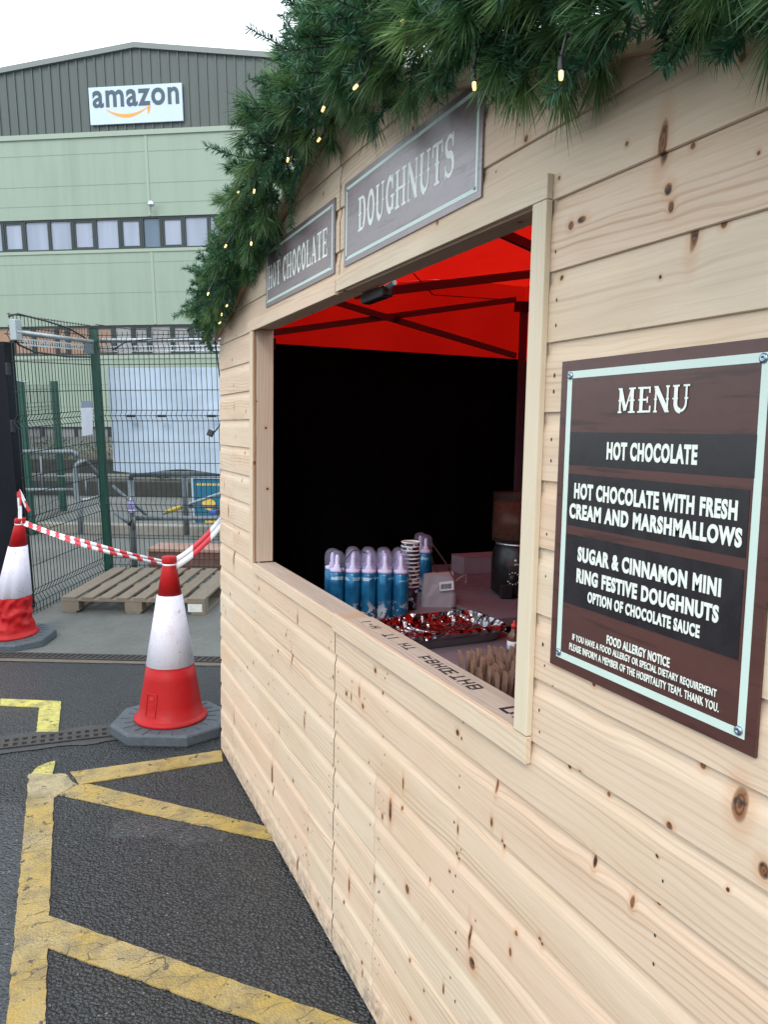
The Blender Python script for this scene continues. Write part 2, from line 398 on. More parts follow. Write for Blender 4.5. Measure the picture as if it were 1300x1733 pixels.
def brick(name, c1, c2, mortar, sc=1.0):
    t = NT(name); p = t.objc(); o = t.n('TexBrick'); t.set(o.inputs['Vector'], t.comb(t.sep(p)[0], t.sep(p)[2], 0.))
    o.inputs['Scale'].default_value = 1.; o.inputs['Brick Width'].default_value = .225*sc; o.inputs['Row Height'].default_value = .075*sc; o.inputs['Mortar Size'].default_value = .006*sc
    for i, c in enumerate((c1, c2, mortar)): o.inputs[1+i].default_value = (*c, 1)
    c = t.mix(t.mapr(t.noise(p, 12, 4), .3, .7, 0, .5), o.outputs[0], tuple(q*.45 for q in c1))
    t.bump(o.outputs[1], -.5, .004); return t.fin(c, .85)
M_BRICK = brick('red_brick', (.17, .07, .055), (.11, .05, .042), (.12, .105, .09))
M_BRICKO = brick('orange_brick', (.30, .15, .10), (.24, .11, .07), (.22, .19, .16))
M_CAP = plain('pink_coping', (.32, .20, .16), .8, 0, .2, 6)
M_SLEEPER = plain('dark_timber_edge', (.028, .030, .027), .8, 0, .3, 5)
M_SOIL = plain('soil', (.052, .045, .034), .95, 0, .4, 12, .02, 20)
M_LEAFB = plain('bed_leaf', (.028, .05, .02), .6, 0, .4, 9)
M_TWIG = plain('dry_twig', (.14, .11, .08), .8)
M_BLUEPOST = plain('blue_poster', (.012, .12, .20), .35, 0, .05); M_YELPOST = plain('poster_yellow', (.62, .42, .08), .5); M_POSTFR = plain('poster_frame', (.36, .44, .52), .4, .3)
M_YELBAR = plain('yellow_sleeve', (.60, .42, .06), .5, 0, .2, 20)
M_SOAP = plain('violet_soap', (.24, .22, .48), .25); M_SOAPW = plain('soap_label', (.55, .58, .66), .4)

def signm(name, col, rough, spec, ior=1.55):
    t = NT(name); p = t.objc(); x, y, z = t.sep(p)
    st = t.noise(t.comb(t.math('MULTIPLY', x, 5.), t.math('MULTIPLY', y, 60.), 0.), 1., 5, .65)
    c = t.mix(t.mapr(st, .54, .64, 0, .85), col, tuple(q*.35 for q in col))
    st2 = t.noise(t.comb(t.math('MULTIPLY', x, 2.), t.math('MULTIPLY', y, 18.), 4.), 1., 4)
    c = t.mix(t.mapr(st2, .45, .7, 0, .45), c, tuple(q*1.5 for q in col))
    dr = t.noise(p, 70., 2)
    t.bump(dr, .06, .001)
    return t.fin(c, t.mapr(dr, .3, .8, rough, rough+.1), 0., spec, IOR=ior)
M_MENU = signm('brown_menu_print', (.072, .026, .021), .30, .5, 1.5)
M_SIGN = signm('sky_paled_brown_sign', (.175, .125, .135), .30, .8, 1.75)  # brown paled towards lavender: the sky's sheen is put into the base colour
M_MBOX = plain('dark_menu_band', (.012, .009, .012), .28, 0, .2, 4, spec=.5)
M_MINT = plain('mint_print', (.56, .68, .62), .35, 0, .03)
M_MINTL = plain('cream_lettering', (.76, .80, .74), .4, 0, .02)
M_SCREW = plain('zinc_screw', (.30, .38, .46), .28, .9, .15, 40)
M_STAMP = plain('stamp_ink', (.018, .016, .022), .7)

def redcanopy():
    t = NT('red_canopy_cloth'); p = t.objc(); n1 = t.noise(p, 3, 3)
    c = t.mix(t.mapr(n1, .3, .7), (.62, .008, .004), (.70, .012, .005))
    d = t.n('BsdfDiffuse'); t.set(d.inputs[0], c); tr = t.n('BsdfTranslucent'); t.set(tr.inputs[0], c)
    m = t.n('MixShader'); m.inputs[0].default_value = .42; t.t.links.new(d.outputs[0], m.inputs[1]); t.t.links.new(tr.outputs[0], m.inputs[2])
    t.t.links.new(m.outputs[0], t.out.inputs[0]); return t.mat
M_CANOPY = redcanopy()
M_BLACKCL = plain('black_cloth', (.0018, .0018, .003), .9, 0, .3, 2, spec=.04)
M_ALU = plain('tent_frame', (.10, .07, .09), .5, .2)
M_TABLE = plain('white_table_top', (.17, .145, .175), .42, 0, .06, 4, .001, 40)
M_CANB = None
def canbody():
    t = NT('blue_can_print'); p = t.objc(); x, y, z = t.sep(p)
    oi = t.n('ObjectInfo'); sh = t.math('MULTIPLY', oi.outputs['Random'], 40.)
    q = t.comb(x, y, t.math('ADD', z, sh))
    n1 = t.noise(q, 24., 3)
    c = t.mix(t.mapr(n1, .4, .62), (.008, .085, .20), (.014, .14, .29))
    low = t.math('MULTIPLY', t.mapr(z, .035, .07, 1, 0), t.math('GREATER_THAN', t.noise(q, 34., 3), .52))
    c = t.mix(low, c, (.55, .58, .62))
    band = t.math('MULTIPLY', t.math('LESS_THAN', t.math('ABSOLUTE', t.math('SUBTRACT', z, .145)), .006), t.math('GREATER_THAN', t.noise(q, 30., 1), .47))
    c = t.mix(t.math('MULTIPLY', band, .6), c, (.4, .5, .56))
    return t.fin(c, .25, .35)
M_CANB = canbody()
def capm():
    t = NT('clear_cap'); tr = t.n('BsdfTransparent'); tr.inputs[0].default_value = (.93, .92, .98, 1)
    t.fin((.46, .44, .58), .12, 0., .5)
    m = t.n('MixShader'); m.inputs[0].default_value = .13
    t.t.links.new(tr.outputs[0], m.inputs[1]); t.t.links.new(t.b.outputs[0], m.inputs[2]); t.t.links.new(m.outputs[0], t.out.inputs[0]); return t.mat
M_CAPCL = capm()
M_NOZ = plain('white_nozzle', (.66, .64, .78), .35)
M_CUP = None
def cupm():
    t = NT('navy_cup_print'); p = t.objc(); v = t.vor(p, 60.); c = t.mix(t.math('GREATER_THAN', t.math('MULTIPLY', t.noise(p, 45., 1), 1.), .62), (.006, .009, .028), (.42, .42, .46))
    return t.fin(c, .4)
M_CUP = cupm(); M_CUPW = plain('cup_rim', (.68, .67, .66), .4)
M_FOIL = None
def foil():
    t = NT('crumpled_foil'); p = t.objc(); v = t.vor(p, 26.); v2 = t.noise(p, 30, 2)
    t.bump(t.math('ADD', v.outputs['Distance'], v2), .7, .02); return t.fin((.30, .29, .31), .22, 1.)
M_FOIL = foil()
M_PAN = plain('grey_pan', (.16, .15, .155), .35, .6)
M_SAUCE = plain('brown_drink', (.10, .035, .018), .3); M_GLASS = None
def glassy():
    t = NT('smoky_plastic'); tr = t.n('BsdfTransparent'); tr.inputs[0].default_value = (.75, .66, .62, 1); t.fin((.12, .08, .07), .12)
    m = t.n('MixShader'); m.inputs[0].default_value = .2
    t.t.links.new(tr.outputs[0], m.inputs[1]); t.t.links.new(t.b.outputs[0], m.inputs[2]); t.t.links.new(m.outputs[0], t.out.inputs[0]); return t.mat
M_GLASS = glassy()
M_BAG = plain('white_bag', (.29, .27, .31), .55, 0, .08, 8, .004, 30)
M_CABLE = plain('white_cable', (.5, .42, .40), .5)
M_REDTXT = plain('red_print', (.5, .02, .03), .5); M_WTXT = plain('white_print', (.7, .7, .7), .5)
M_PINKBOX = plain('white_carton', (.26, .21, .25), .7)

def needle(name, a, b, c3):
    t = NT(name); at = t.n('Attribute', attribute_name='tint'); r = t.sep(at.outputs['Color'])
    c = t.mix(r[0], a, b); c = t.mix(t.math('MULTIPLY', r[1], .45), c, c3)
    d = t.b; t.fin(c, .42, 0., .4)
    tr = t.n('BsdfTranslucent'); t.set(tr.inputs[0], c); m = t.n('MixShader'); m.inputs[0].default_value = .25
    t.t.links.new(d.outputs[0], m.inputs[1]); t.t.links.new(tr.outputs[0], m.inputs[2]); t.t.links.new(m.outputs[0], t.out.inputs[0]); return t.mat
M_PINE = needle('long_pine_needles', (.050, .145, .046), (.185, .31, .10), (.016, .065, .032))
M_FIR = needle('fir_needles', (.020, .095, .040), (.075, .195, .088), (.008, .042, .027))
M_STEM = plain('garland_wire', (.03, .035, .02), .8)
def bulbm():
    t = NT('lit_bulb'); t.fin((.9, .75, .4), .2); t.set(t.b.inputs['Emission Color'], (1, .62, .18, 1)); t.b.inputs['Emission Strength'].default_value = 1.7; return t.mat
M_BULB = bulbm()

# ------------------------------------------------------------------ ground
def hz(x, y):
    """ground height: flat asphalt, then the yard beyond the far drain rises"""
    d = (y - (5.75 - .446*(x+.0)))*.913
    k = min(1, max(0, d/.5)); k = k*k*(3-2*k)
    P = -(UB.x*(x-OB.x) + UB.y*(y-OB.y))/UB.z
    return P*k
def gsheet(name, xs, ys, mat, dz=0):
    b = MB(); nx, ny = len(xs), len(ys)
    vs = [(x, y, hz(x, y)+dz) for y in ys for x in xs]
    b.raw(vs, [(j*nx+i, j*nx+i+1, (j+1)*nx+i+1, (j+1)*nx+i) for j in range(ny-1) for i in range(nx-1)], smooth=True)
    return kind(b.build(name, mat), 'structure')
lin = lambda a, b, n: [a+(b-a)*i/(n-1) for i in range(n)]
# drains: near one along (pa..pb), far one along the hinge of the yard
D1a, D1b = on(0, 1262, 2, 0), on(190, 1240, 2, 0)
D2a, D2b = on(0, 1110, 2, 0), on(370, 1118, 2, 0)
dd1 = (D1b-D1a).normalized(); dd2 = (D2b-D2a).normalized()
n1 = V((-dd1.y, dd1.x, 0)); n2 = V((-dd2.y, dd2.x, 0))
# asphalt = everything this side of the far drain, concrete = beyond it: two sheets that meet along the drain's far edge
def split_sheet():
    b = MB(); c = MB()
    xs = lin(-30, 30, 61); xs = sorted(set([round(x, 3) for x in xs] + [round(x, 3) for x in lin(-2, 3, 41)]))
    base = D2a + n2*.085
    def line_y(x): return base.y + (x-base.x)*dd2.y/dd2.x
    for mb, ts in ((b, [-40, -12, -6, -3, -1.5, -.6, 0]), (c, [0, .1, .2, .3, .45, .6, .9, 1.5, 2.5, 4, 7, 12, 20, 40, 90, 220, 600])):
        vs = []; k = len(ts); L = len(xs)
        for t_ in ts:
            for x in xs:
                xx = x if abs(t_) < 5 else x*(1+abs(t_)/30)
                y = line_y(x)+t_; vs.append((xx, y, hz(xx, y)))
        mb.raw(vs, [(j*L+i, j*L+i+1, (j+1)*L+i+1, (j+1)*L+i) for j in range(k-1) for i in range(L-1)], smooth=True)
    kind(b.build('asphalt_ground', M_ASPH), 'structure'); kind(c.build('concrete_yard', M_CONC), 'structure')
split_sheet()
def strip(name, A, B, off0, off1, nrm, mat, dz, jit=0.):
    b = MB(); N = 60; vs = []
    for i in range(N+1):
        p = A.lerp(B, i/N)
        for o in (off0, off1):
            q = p + nrm*(o + jit*mnoise.noise(V((i*.35, o*9, 3)))); vs.append((q.x, q.y, hz(q.x, q.y)+dz))
    b.raw(vs, [(2*i, 2*i+2, 2*i+3, 2*i+1) for i in range(N)]); return kind(b.build(name, mat), 'structure')
ext = 1.6
strip('drain_edging', D2a-dd2*ext, D2b+dd2*ext, -.125, -.055, n2, M_TANKERB, .004, .012)
strip('drain_surround', D1a-dd1*ext, D1b+dd1*1.0, -.115, .12, n1, M_PATCH, .004, .03)
def grating(name, A, B, dirv, nrm, w, label, slant, rows):
    b = MB(); pit = MB(); L = (B-A).length
    up = V((0, 0, 1)); zz = V((0, 0, hz(A.x, A.y)))
    o = A + V((0, 0, .0055))
    pit.box(o - nrm*(w/2), dirv*L, nrm*w, up*.0015)  # flat black sheet on the ground, painted shade beneath the bars
    t_ = .014; z0 = up*.0018
    for k in (-w/2, w/2-t_): b.box(o+z0+nrm*k, dirv*L, nrm*t_, up*.004)
    if rows == 2: b.box(o+z0-nrm*.012, dirv*L, nrm*.024, up*.0038)
    n = int(L/.042)
    for i in range(n):
        c = o + z0 + dirv*(i*.042+.008)
        b.box(c - nrm*(w/2-.003) - dirv*slant*.5, dirv*.021, nrm*(w-.006)+dirv*slant, up*.0034)
    g = wthing(name, label, 'drain', A)
    b.build('grate', M_GRATE, g); pit.build('channel', M_DARK, g)
grating('drain_grating', D1a-dd1*.6, D1b+dd1*.75, dd1, n1, .125, 'slotted iron drain channel running under the front cone base', 0, 2)
grating('drain_grating', D2a-dd2*.6, D2b+dd2*.6, dd2, n2, .12, 'angled-slot iron drain channel along the edge of the concrete yard', .03, 1)

def paint(name, px, mat, sub=.03, jit=.0035, dz=.004, world=None):
    pts = world or [on(x, y, 2, 0) for x, y in px]
    out = []
    for i, p in enumerate(pts):
        q = pts[(i+1) % len(pts)]; n = max(1, int((q-p).length/sub))
        for k in range(n):
            e = p.lerp(q, k/n); e = e + V((mnoise.noise(e*31), mnoise.noise(e*31+V((7, 3, 1))), 0))*jit*1.6
            out.append(V((e.x, e.y, .0006)))
    b = MB(); b.prism(out, (0, 0, dz-.0006)); o = b.build(name, mat)
    return kind(o, 'structure')
paint('yellow_line', None, M_YEL, world=[V((-.085, 3.56, 0)), V((.022, 3.52, 0)), V((-.025, 2.114, 0)), V((-.09, .2, 0)), V((-.19, .2, 0)), V((-.119, 2.154, 0))])
paint('yellow_line', [(118, 1308), (250, 1290), (374, 1271), (377, 1289), (260, 1308), (134, 1329)], M_YEL, dz=.0052)
paint('yellow_line', [(112, 1331), (150, 1328), (455, 1401), (470, 1408), (480, 1430), (460, 1424), (97, 1346)], M_YEL, dz=.0046)
paint('yellow_line', None, M_YEL, dz=.0049, world=[on(78, 1550, 2, 0), on(600, 1733, 2, 0), V((.85, 1.70, 0)), V((.85, 1.56, 0)), on(440, 1733, 2, 0), on(74, 1604, 2, 0)])
paint('yellow_line', [(0, 1184), (103, 1188), (98, 1240), (61, 1240), (66, 1198), (0, 1195)], M_YEL2, jit=.003, dz=.0062)
paint('yellow_line', [(58, 1303), (50, 1316), (90, 1313), (93, 1289), (76, 1293)], M_YEL2, jit=.012, dz=.0055)
paint('bleached_line_patch', [(50, 1312), (112, 1312), (128, 1330), (95, 1350), (45, 1352)], M_YELW, jit=.010, dz=.0066)

# ------------------------------------------------------------------ kiosk front
W = .797; XF = .781; YL, YJ, YR = 3.72, 2.115, .40
PIT = .1168; SL = .283; ZE = 2.04
O_Y0, O_Y1, O_Z0, O_Z1 = 1.15, 3.05, 1.058, 1.99
kiosk = wthing('wooden_kiosk', 'pale pine shiplap market kiosk front with a large serving hatch', 'kiosk', (W, YJ, 0))
def roofz(y): return ZE + SL*((YL-y) if y > YJ else (y-(2*YJ-YL)))
seedc = [0]
def row_strip(mb, k, y0, y1, seed, gable=None):
    """one board: cove profile, seen face towards -X.  gable: +1 far slope, -1 near slope"""
    z0 = k*PIT; prof = [(0 if k else .007, 0.0035), (.0015 if k else .0085, 0.), (.079, 0.), (.087, .0009), (.096, .0032), (.104, .0049), (PIT+.001, .0056)]
    vs = []; gs = []
    for dz_, dx in prof:
        z = z0+dz_; a, b_ = y0, y1
        if gable == 1: b_ = min(y1, YL-(z-ZE)/SL)
        if gable == -1: a = max(y0, (2*YJ-YL)+(z-ZE)/SL)
        if a > b_: a = b_ = (b_ if gable == 1 else a)
        vs.append(((W-.003+dx, a, z), (W-.003+dx, b_, z)))
    for i in range(len(prof)-1):
        A, B, C_, D_ = vs[i][0], vs[i][1], vs[i+1][1], vs[i+1][0]
        if abs(A[1]-B[1]) < 1e-4 and abs(C_[1]-D_[1]) < 1e-4: continue
        mb.face((A, B, C_, D_), [(p[1], p[2], seed) for p in (A, B, C_, D_)], smooth=1 <= i)
def panel(ya, yb, joints, sgn):
    mb = MB(); rnd = random.Random(11 if sgn > 0 else 5); nl = MB()
    for k in range(22):
        z0, z1 = k*PIT, (k+1)*PIT
        spans = [(ya, yb)]
        if 9 <= k <= 16:
            spans = [(a, b) for a, b in ((ya, min(yb, O_Y0-.03)), (max(ya, O_Y1+.03), yb)) if b-a > .01]
        for a, b in spans:
            cuts = [a, b]
            for (yj, ks) in joints:
                if k in ks and a+.05 < yj < b-.05: cuts.append(yj)
            cuts.sort()
            for c, d in zip(cuts, cuts[1:]):
                g = None
                if z1 > ZE: g = sgn
                row_strip(mb, k, c+.0006, d-.0006, rnd.random()*9, g)
                for yn in (c+.03, d-.03):
                    for zn in (z0+.03, z0+.066):
                        if z1 < ZE and rnd.random() < .75:
                            y_ = yn+rnd.uniform(-.012, .012); z_ = zn+rnd.uniform(-.006, .006); r_ = rnd.uniform(.0016, .0028)
                            mb.face([(W-.0035, y_+r_*math.cos(t_), z_+r_*1.5*math.sin(t_)) for t_ in lin(0, 5.5, 7)], m=1)
    for yn in (1.75, 1.36, 2.58, .8):
        if ya < yn < yb:
            for k in range(9):
                for zn in (.03, .068):
                    if rnd.random() < .8:
                        y_ = yn+rnd.uniform(-.02, .02); z_ = k*PIT+zn+rnd.uniform(-.008, .008); r_ = rnd.uniform(.0016, .003)
                        mb.face([(W-.0035, y_+r_*math.cos(t_), z_+r_*1.5*math.sin(t_)) for t_ in lin(0, 5.5, 7)], m=1)
    return mb.build('wall_panel', [M_WALL, M_NAIL], kiosk)
panel(YJ+.002, YL, [(3.44, (0, 1, 2, 3, 4, 6)), (2.36, (0, 1, 2)), (3.03, (6, 7, 8)), (3.44, (9, 10, 11, 12)), (2.8, (3, 5))], 1)
panel(YR, YJ-.002, [(1.80, (0, 1, 2, 3, 4, 5))], -1)
# unseen back sheet added to keep light from leaking through the boards
bk = MB()
def slab(y0, y1, z0, z1, x0=W+.007, x1=W+.016, g=1): bk.box((x0, y0, z0), (x1-x0, 0, 0), (0, y1-y0, 0), (0, 0, z1-z0), grain=g, seed=random.random()*9)
slab(YR, YL, .002, O_Z0-.03); slab(YR, O_Y0-.002, O_Z0-.03, O_Z1+.02); slab(O_Y1+.002, YL, O_Z0-.03, O_Z1+.02); 
bk.prism([(W+.007, YL, O_Z1+.02), (W+.007, YL, ZE-.01), (W+.007, YJ, ZE+SL*(YL-YJ)-.01), (W+.007, YR, ZE-.01+SL*(YR-(2*YJ-YL))), (W+.007, YR, O_Z1+.02)], (.009, 0, 0))
bk.build('light_block_sheet', M_RAW, kiosk)
def piece(name, mat, o, a, b, c, grain, bev=.0015, seed=None):
    mb = MB(); mb.box(o, a, b, c, grain=grain, seed=random.random()*9 if seed is None else seed); return mb.build(name, mat, kiosk, bev)
X, Y_, Z_ = V((1, 0, 0)), V((0, 1, 0)), V((0, 0, 1))
FX = W-.0032-XF                                  # trims sit on the board faces
# jambs (studs) round the hatch
piece('jamb', M_RAW, (W+.0005, O_Y1, O_Z0+.001), X*.070, Y_*.045, Z_*(O_Z1-O_Z0-.002), 2)
piece('jamb', M_RAW, (W+.0005, O_Y0-.047, O_Z0+.001), X*.070, Y_*.045, Z_*(O_Z1-O_Z0-.002), 2)
piece('header_beam', M_RAW, (W+.0005, YJ+.003, O_Z1+.0005), X*.070, Y_*(3.12-YJ), Z_*.06, 1)
piece('header_beam', M_RAW, (W+.0005, 1.06, O_Z1+.003), X*.070, Y_*(YJ-.003-1.06), Z_*.06, 1)
# trims
piece('header_trim', M_TRIM, (XF, 1.108, O_Z1-.002), X*FX, Y_*(YJ-.004-1.108), Z_*.041, 1)
piece('header_trim', M_TRIM, (XF+.001, YJ+.006, O_Z1-.008), X*FX, Y_*(3.136-YJ-.006), Z_*.041, 1)
piece('post_trim', M_TREAT, (XF, 1.108, O_Z0+.004), X*FX, Y_*.041, Z_*(O_Z1-.003-O_Z0-.004), 2)
piece('post_trim', M_TRIM, (XF, O_Y1+.004, O_Z0-.006), X*FX, Y_*.042, Z_*(O_Z1-.009-O_Z0+.006), 2)
piece('post_trim', M_BARGE, (XF+.004, O_Y1-.001, O_Z0-.002), X*(FX-.004), Y_*.0045, Z_*(O_Z1-.012-O_Z0), 2, .0005)
piece('sill_trim', M_TRIM, (XF, 1.108, O_Z0-.048), X*FX, Y_*(YJ-.006-1.108), Z_*.050, 1)
piece('sill_trim', M_TRIM, (XF+.004, YJ+.003, O_Z0-.043), X*(FX-.004), Y_*(3.05-YJ), Z_*.040, 1)
sill_a = piece('sill_plank', M_SILL, (W-.006, O_Y0-.03, O_Z0-.035), X*.088, Y_*(YJ-.08-O_Y0+.03), Z_*.036, 1)
piece('sill_plank', M_SILL, (W-.004, YJ+.004, O_Z0-.037), X*.084, Y_*(O_Y1-YJ-.005), Z_*.034, 1)
piece('sill_plank', M_BARGE, (W-.003, YJ-.078, O_Z0-.035), X*.082, Y_*.079, Z_*.0335, 0)
# stamped ink on the sill plank
zs = O_Z0+.0012
def mark(y, x, w, l, a=0):
    c, s_ = math.cos(a), math.sin(a); P = [(-w, -l), (w, -l), (w, l), (-w, l)]
    st.face([(x+p*c-q*s_, y+p*s_+q*c, zs+random.random()*.0003) for p, q in P])
def ink(txt, y, x, sc):
    for gx, gy, ww, hh in txt: mark(y-gx*sc, x-gy*sc*1.0, hh*sc, ww*sc)
glyph = {'H': [(0, 0, .1, .5), (.6, 0, .1, .5), (.3, 0, .3, .09)], 'T': [(.3, .42, .42, .09), (.3, 0, .1, .5)], 'K': [(0, 0, .1, .5), (.35, .2, .3, .1), (.4, -.25, .3, .1)],
         'D': [(0, 0, .1, .5), (.3, .42, .3, .09), (.3, -.42, .3, .09), (.62, 0, .1, .36)], 'B': [(0, 0, .1, .5), (.3, .42, .3, .09), (.3, 0, .3, .09), (.3, -.42, .3, .09), (.62, .2, .1, .2), (.62, -.2, .1, .2)], '1': [(.2, 0, .1, .5)], '-': [(.3, 0, .3, .09)],
         'E': [(0, 0, .1, .5), (.35, .42, .3, .09), (.3, 0, .26, .09), (.35, -.42, .3, .09)]}
for y0, wd, sc in ((1.99, '1-H', .030), (1.84, 'T1', .032), (1.74, 'HT', .03), (1.62, 'KBHD', .032), (1.50, 'ETHB', .034), (1.25, 'DB', .045)):
    st = MB()
    for i, ch in enumerate(wd): ink(glyph[ch], y0-i*sc*1.05, .838, sc)
    st.build('stamp', M_STAMP, sill_a)
# barge boards along the gable, and the small ridge block
for y0, y1 in ((YL+.03, YJ+.002), (YR, YJ-.002)):
    mb = MB(); zz = lambda y: roofz(min(y, YL))-.02 + (0 if y <= YL else -SL*(y-YL))
    d = V((0, y1-y0, zz(y1)-zz(y0))); mb.box((W-.022, y0, zz(y0)), X*.0175, d, Z_*.012, grain=1, seed=3.3)
    mb.build('barge_strip', M_BARGE, kiosk)
    mb = MB(); mb.box((W-.019, y0, zz(y0)+.0125), X*.036, d, Z_*.05, grain=1, seed=4.4); mb.build('barge_board', M_TRIM, kiosk)
piece('ridge_block', M_TRIM, (W+.03, 2.0, 2.48), X*.06, Y_*.10, Z_*.205, 2)
# return wall at the far end so the corner has thickness
rt = MB()
for k in range(17): rt.box((W+.0165, YL-.018, k*PIT+.001), X*.14, Y_*.016, Z_*(PIT-.003), grain=0, seed=random.random()*9)
rt.build('corner_return', M_WALL, kiosk)

# ------------------------------------------------------------------ lettering
def text_mesh(txt, off=.0, ext=.01):
    c = bpy.data.curves.new('t', 'FONT'); c.body = txt; c.offset = off; c.extrude = ext; c.resolution_u = 4; c.space_character = 1.14 if off > .03 else 1.10
    o = bpy.data.objects.new('t', c); COL.objects.link(o)
    dg = bpy.context.evaluated_depsgraph_get(); me = bpy.data.meshes.new_from_object(o.evaluated_get(dg))
    bpy.data.objects.remove(o); bpy.data.curves.remove(c)
    vs = [tuple(v.co) for v in me.vertices]; fs = [tuple(p.vertices) for p in me.polygons]; bpy.data.meshes.remove(me)
    return vs, fs
def put_text(mb, txt, x0, y0, x1, y1, z, off=.03, th=.0008, m=0):
    """fit the words into the box x0..x1, y0..y1 of the sign's own plane"""
    vs, fs = text_mesh(txt, off)
    xa, xb = min(v[0] for v in vs), max(v[0] for v in vs); ya, yb = min(v[1] for v in vs), max(v[1] for v in vs)
    mb.raw([(x0+(v[0]-xa)/(xb-xa)*(x1-x0), y0+(v[1]-ya)/(yb-ya)*(y1-y0), z+(th if v[2] > 0 else 0)) for v in vs], fs, m=m)
def arc(cx, cy, rx, ry, a0, a1, n=14): return [(cx+rx*math.cos(math.radians(a)), cy+ry*math.sin(math.radians(a))) for a in lin(a0, a1, n)]
SW, TW = .20, .085        # slab-serif strokes: thick, thin
def stem(x, spike=True, t=SW):
    r = [([(x, 0), (x, 1)], t), ([(x-t*1.05, .03), (x+t*1.05, .03)], .07), ([(x-t*1.05, .97), (x+t*1.05, .97)], .07)]
    if spike: r.append(([(x-t*.85, .5), (x+t*.85, .5)], .06))
    return r
SERIF = {
 'M': (1.16, stem(.15, t=.12)+stem(.90, t=.2)+[([(.17, .97), (.5, .1)], .2), ([(.5, .1), (.86, .97)], .09)]),
 'E': (.76, stem(.18)+[([(.18, .96), (.68, .96)], .08), ([(.18, .04), (.70, .04)], .08), ([(.18, .5), (.52, .5)], .08), ([(.68, 1), (.68, .76)], .09), ([(.70, 0), (.70, .26)], .09), ([(.54, .62), (.54, .38)], .08)]),
 'N': (.95, stem(.13, t=.1)+stem(.80, t=.1)+[([(.15, .95), (.79, .05)], .23)]),
 'U': (.9, [([(.17, 1), (.17, .36)]+arc(.45, .33, .28, .29, 180, 270), SW), (arc(.45, .33, .28, .29, 270, 360)+[(.73, .4), (.73, 1)], .1), ([(0, .97), (.36, .97)], .07), ([(.56, .97), (.9, .97)], .07), ([(.0, .5), (.3, .5)], .06), ([(.64, .5), (.84, .5)], .06)]),
 'D': (.88, stem(.18)+[([(.18, .96), (.45, .96)]+arc(.45, .5, .30, .46, 90, 20), .09), (arc(.45, .5, .29, .45, 60, -60), SW), (arc(.45, .5, .30, .46, -20, -90)+[(.18, .04)], .09), ([(.66, .5), (.86, .5)], .05)]),
 'O': (.86, [(arc(.43, .5, .30, .44, 60, 300), SW-.02), (arc(.43, .5, .30, .44, -70, 70), SW-.02), (arc(.43, .5, .30, .45, 50, 130), .1), (arc(.43, .5, .30, .45, 230, 310), .1), ([(0, .5), (.1, .5)], .06), ([(.76, .5), (.86, .5)], .06)]),
 'C': (.80, [(arc(.42, .5, .30, .44, 70, 290), SW-.02), (arc(.42, .5, .30, .45, 30, 80), .1), (arc(.42, .5, .30, .45, 280, 330), .1), ([(.68, .62), (.68, 1)], .09), ([(.68, .34), (.68, .1)], .08), ([(0, .5), (.1, .5)], .06)]),
 'G': (.86, [(arc(.42, .5, .30, .44, 70, 290), SW-.02), (arc(.42, .5, .30, .45, 30, 80), .1), (arc(.42, .5, .30, .45, 280, 340), .1), ([(.68, .62), (.68, 1)], .09), ([(.70, .44), (.70, .06)], .15), ([(.5, .44), (.86, .44)], .07), ([(0, .5), (.1, .5)], .06)]),
 'H': (.96, stem(.17)+stem(.79)+[([(.17, .5), (.79, .5)], .08)]),
 'T': (.82, stem(.41)+[([(.04, .96), (.78, .96)], .08), ([(.05, 1), (.05, .7)], .09), ([(.77, 1), (.77, .7)], .09)]),
 'L': (.76, stem(.18)+[([(.18, .04), (.70, .04)], .08), ([(.70, 0), (.70, .3)], .09)]),
 'A': (.92, [([(.14, .03), (.44, .98)], .085), ([(.42, .98), (.76, .03)], .2), ([(.24, .33), (.66, .33)], .07), ([(0, .03), (.28, .03)], .07), ([(.56, .03), (.94, .03)], .07)]),
 'S': (.74, [(arc(.37, .74, .25, .21, 20, 180, 12), .1), (arc(.37, .74, .25, .22, 150, 265, 12)+arc(.37, .29, .27, .24, 85, -30, 12), SW-.03), (arc(.37, .26, .27, .22, -20, -160, 12), .1), ([(.62, .68), (.62, 1)], .08), ([(.09, .32), (.09, 0)], .08)]),
}
def serif(mb, txt, x0, y0, x1, y1, z, m=0):
    tot = sum(SERIF[c][0]+.13 if c != ' ' else .5 for c in txt)-.13; sx = (x1-x0)/tot; sy = (y1-y0); x = 0; q = 0
    for ch in txt:
        if ch == ' ': x += .5; continue
        wd, strokes = SERIF[ch]
        for pts, t in strokes:
            q += 1; zz = z + .00003*(q % 19)
            L, R = [], []
            for i, p in enumerate(pts):
                a = pts[max(0, i-1)]; b = pts[min(len(pts)-1, i+1)]; dx, dy = b[0]-a[0], b[1]-a[1]; l = math.hypot(dx, dy) or 1
                nx, ny = -dy/l*t/2, dx/l*t/2
                L.append((x0+(x+p[0]+nx)*sx, y0+(p[1]+ny)*sy, zz)); R.append((x0+(x+p[0]-nx)*sx, y0+(p[1]-ny)*sy, zz))
            for i in range(len(pts)-1): mb.face((R[i], R[i+1], L[i+1], L[i]), m=m)
        x += wd+.13
def frame_band(mb, x0, y0, x1, y1, w, z, h=.0005):
    mb.box((x0, y0, z), (x1-x0, 0, 0), (0, w, 0), (0, 0, h)); mb.box((x0, y1-w, z), (x1-x0, 0, 0), (0, w, 0), (0, 0, h))
    mb.box((x0, y0+w, z), (w, 0, 0), (0, y1-y0-2*w, 0), (0, 0, h)); mb.box((x1-w, y0+w, z), (w, 0, 0), (0, y1-y0-2*w, 0), (0, 0, h))
def screw(mb, x, y, z, r=.005):
    mb.lathe([(r, 0), (r, .0015), (r*.7, .003), (.0016, .0034), (.0014, .0018), (0, .0018)], 14, (x, y, z))
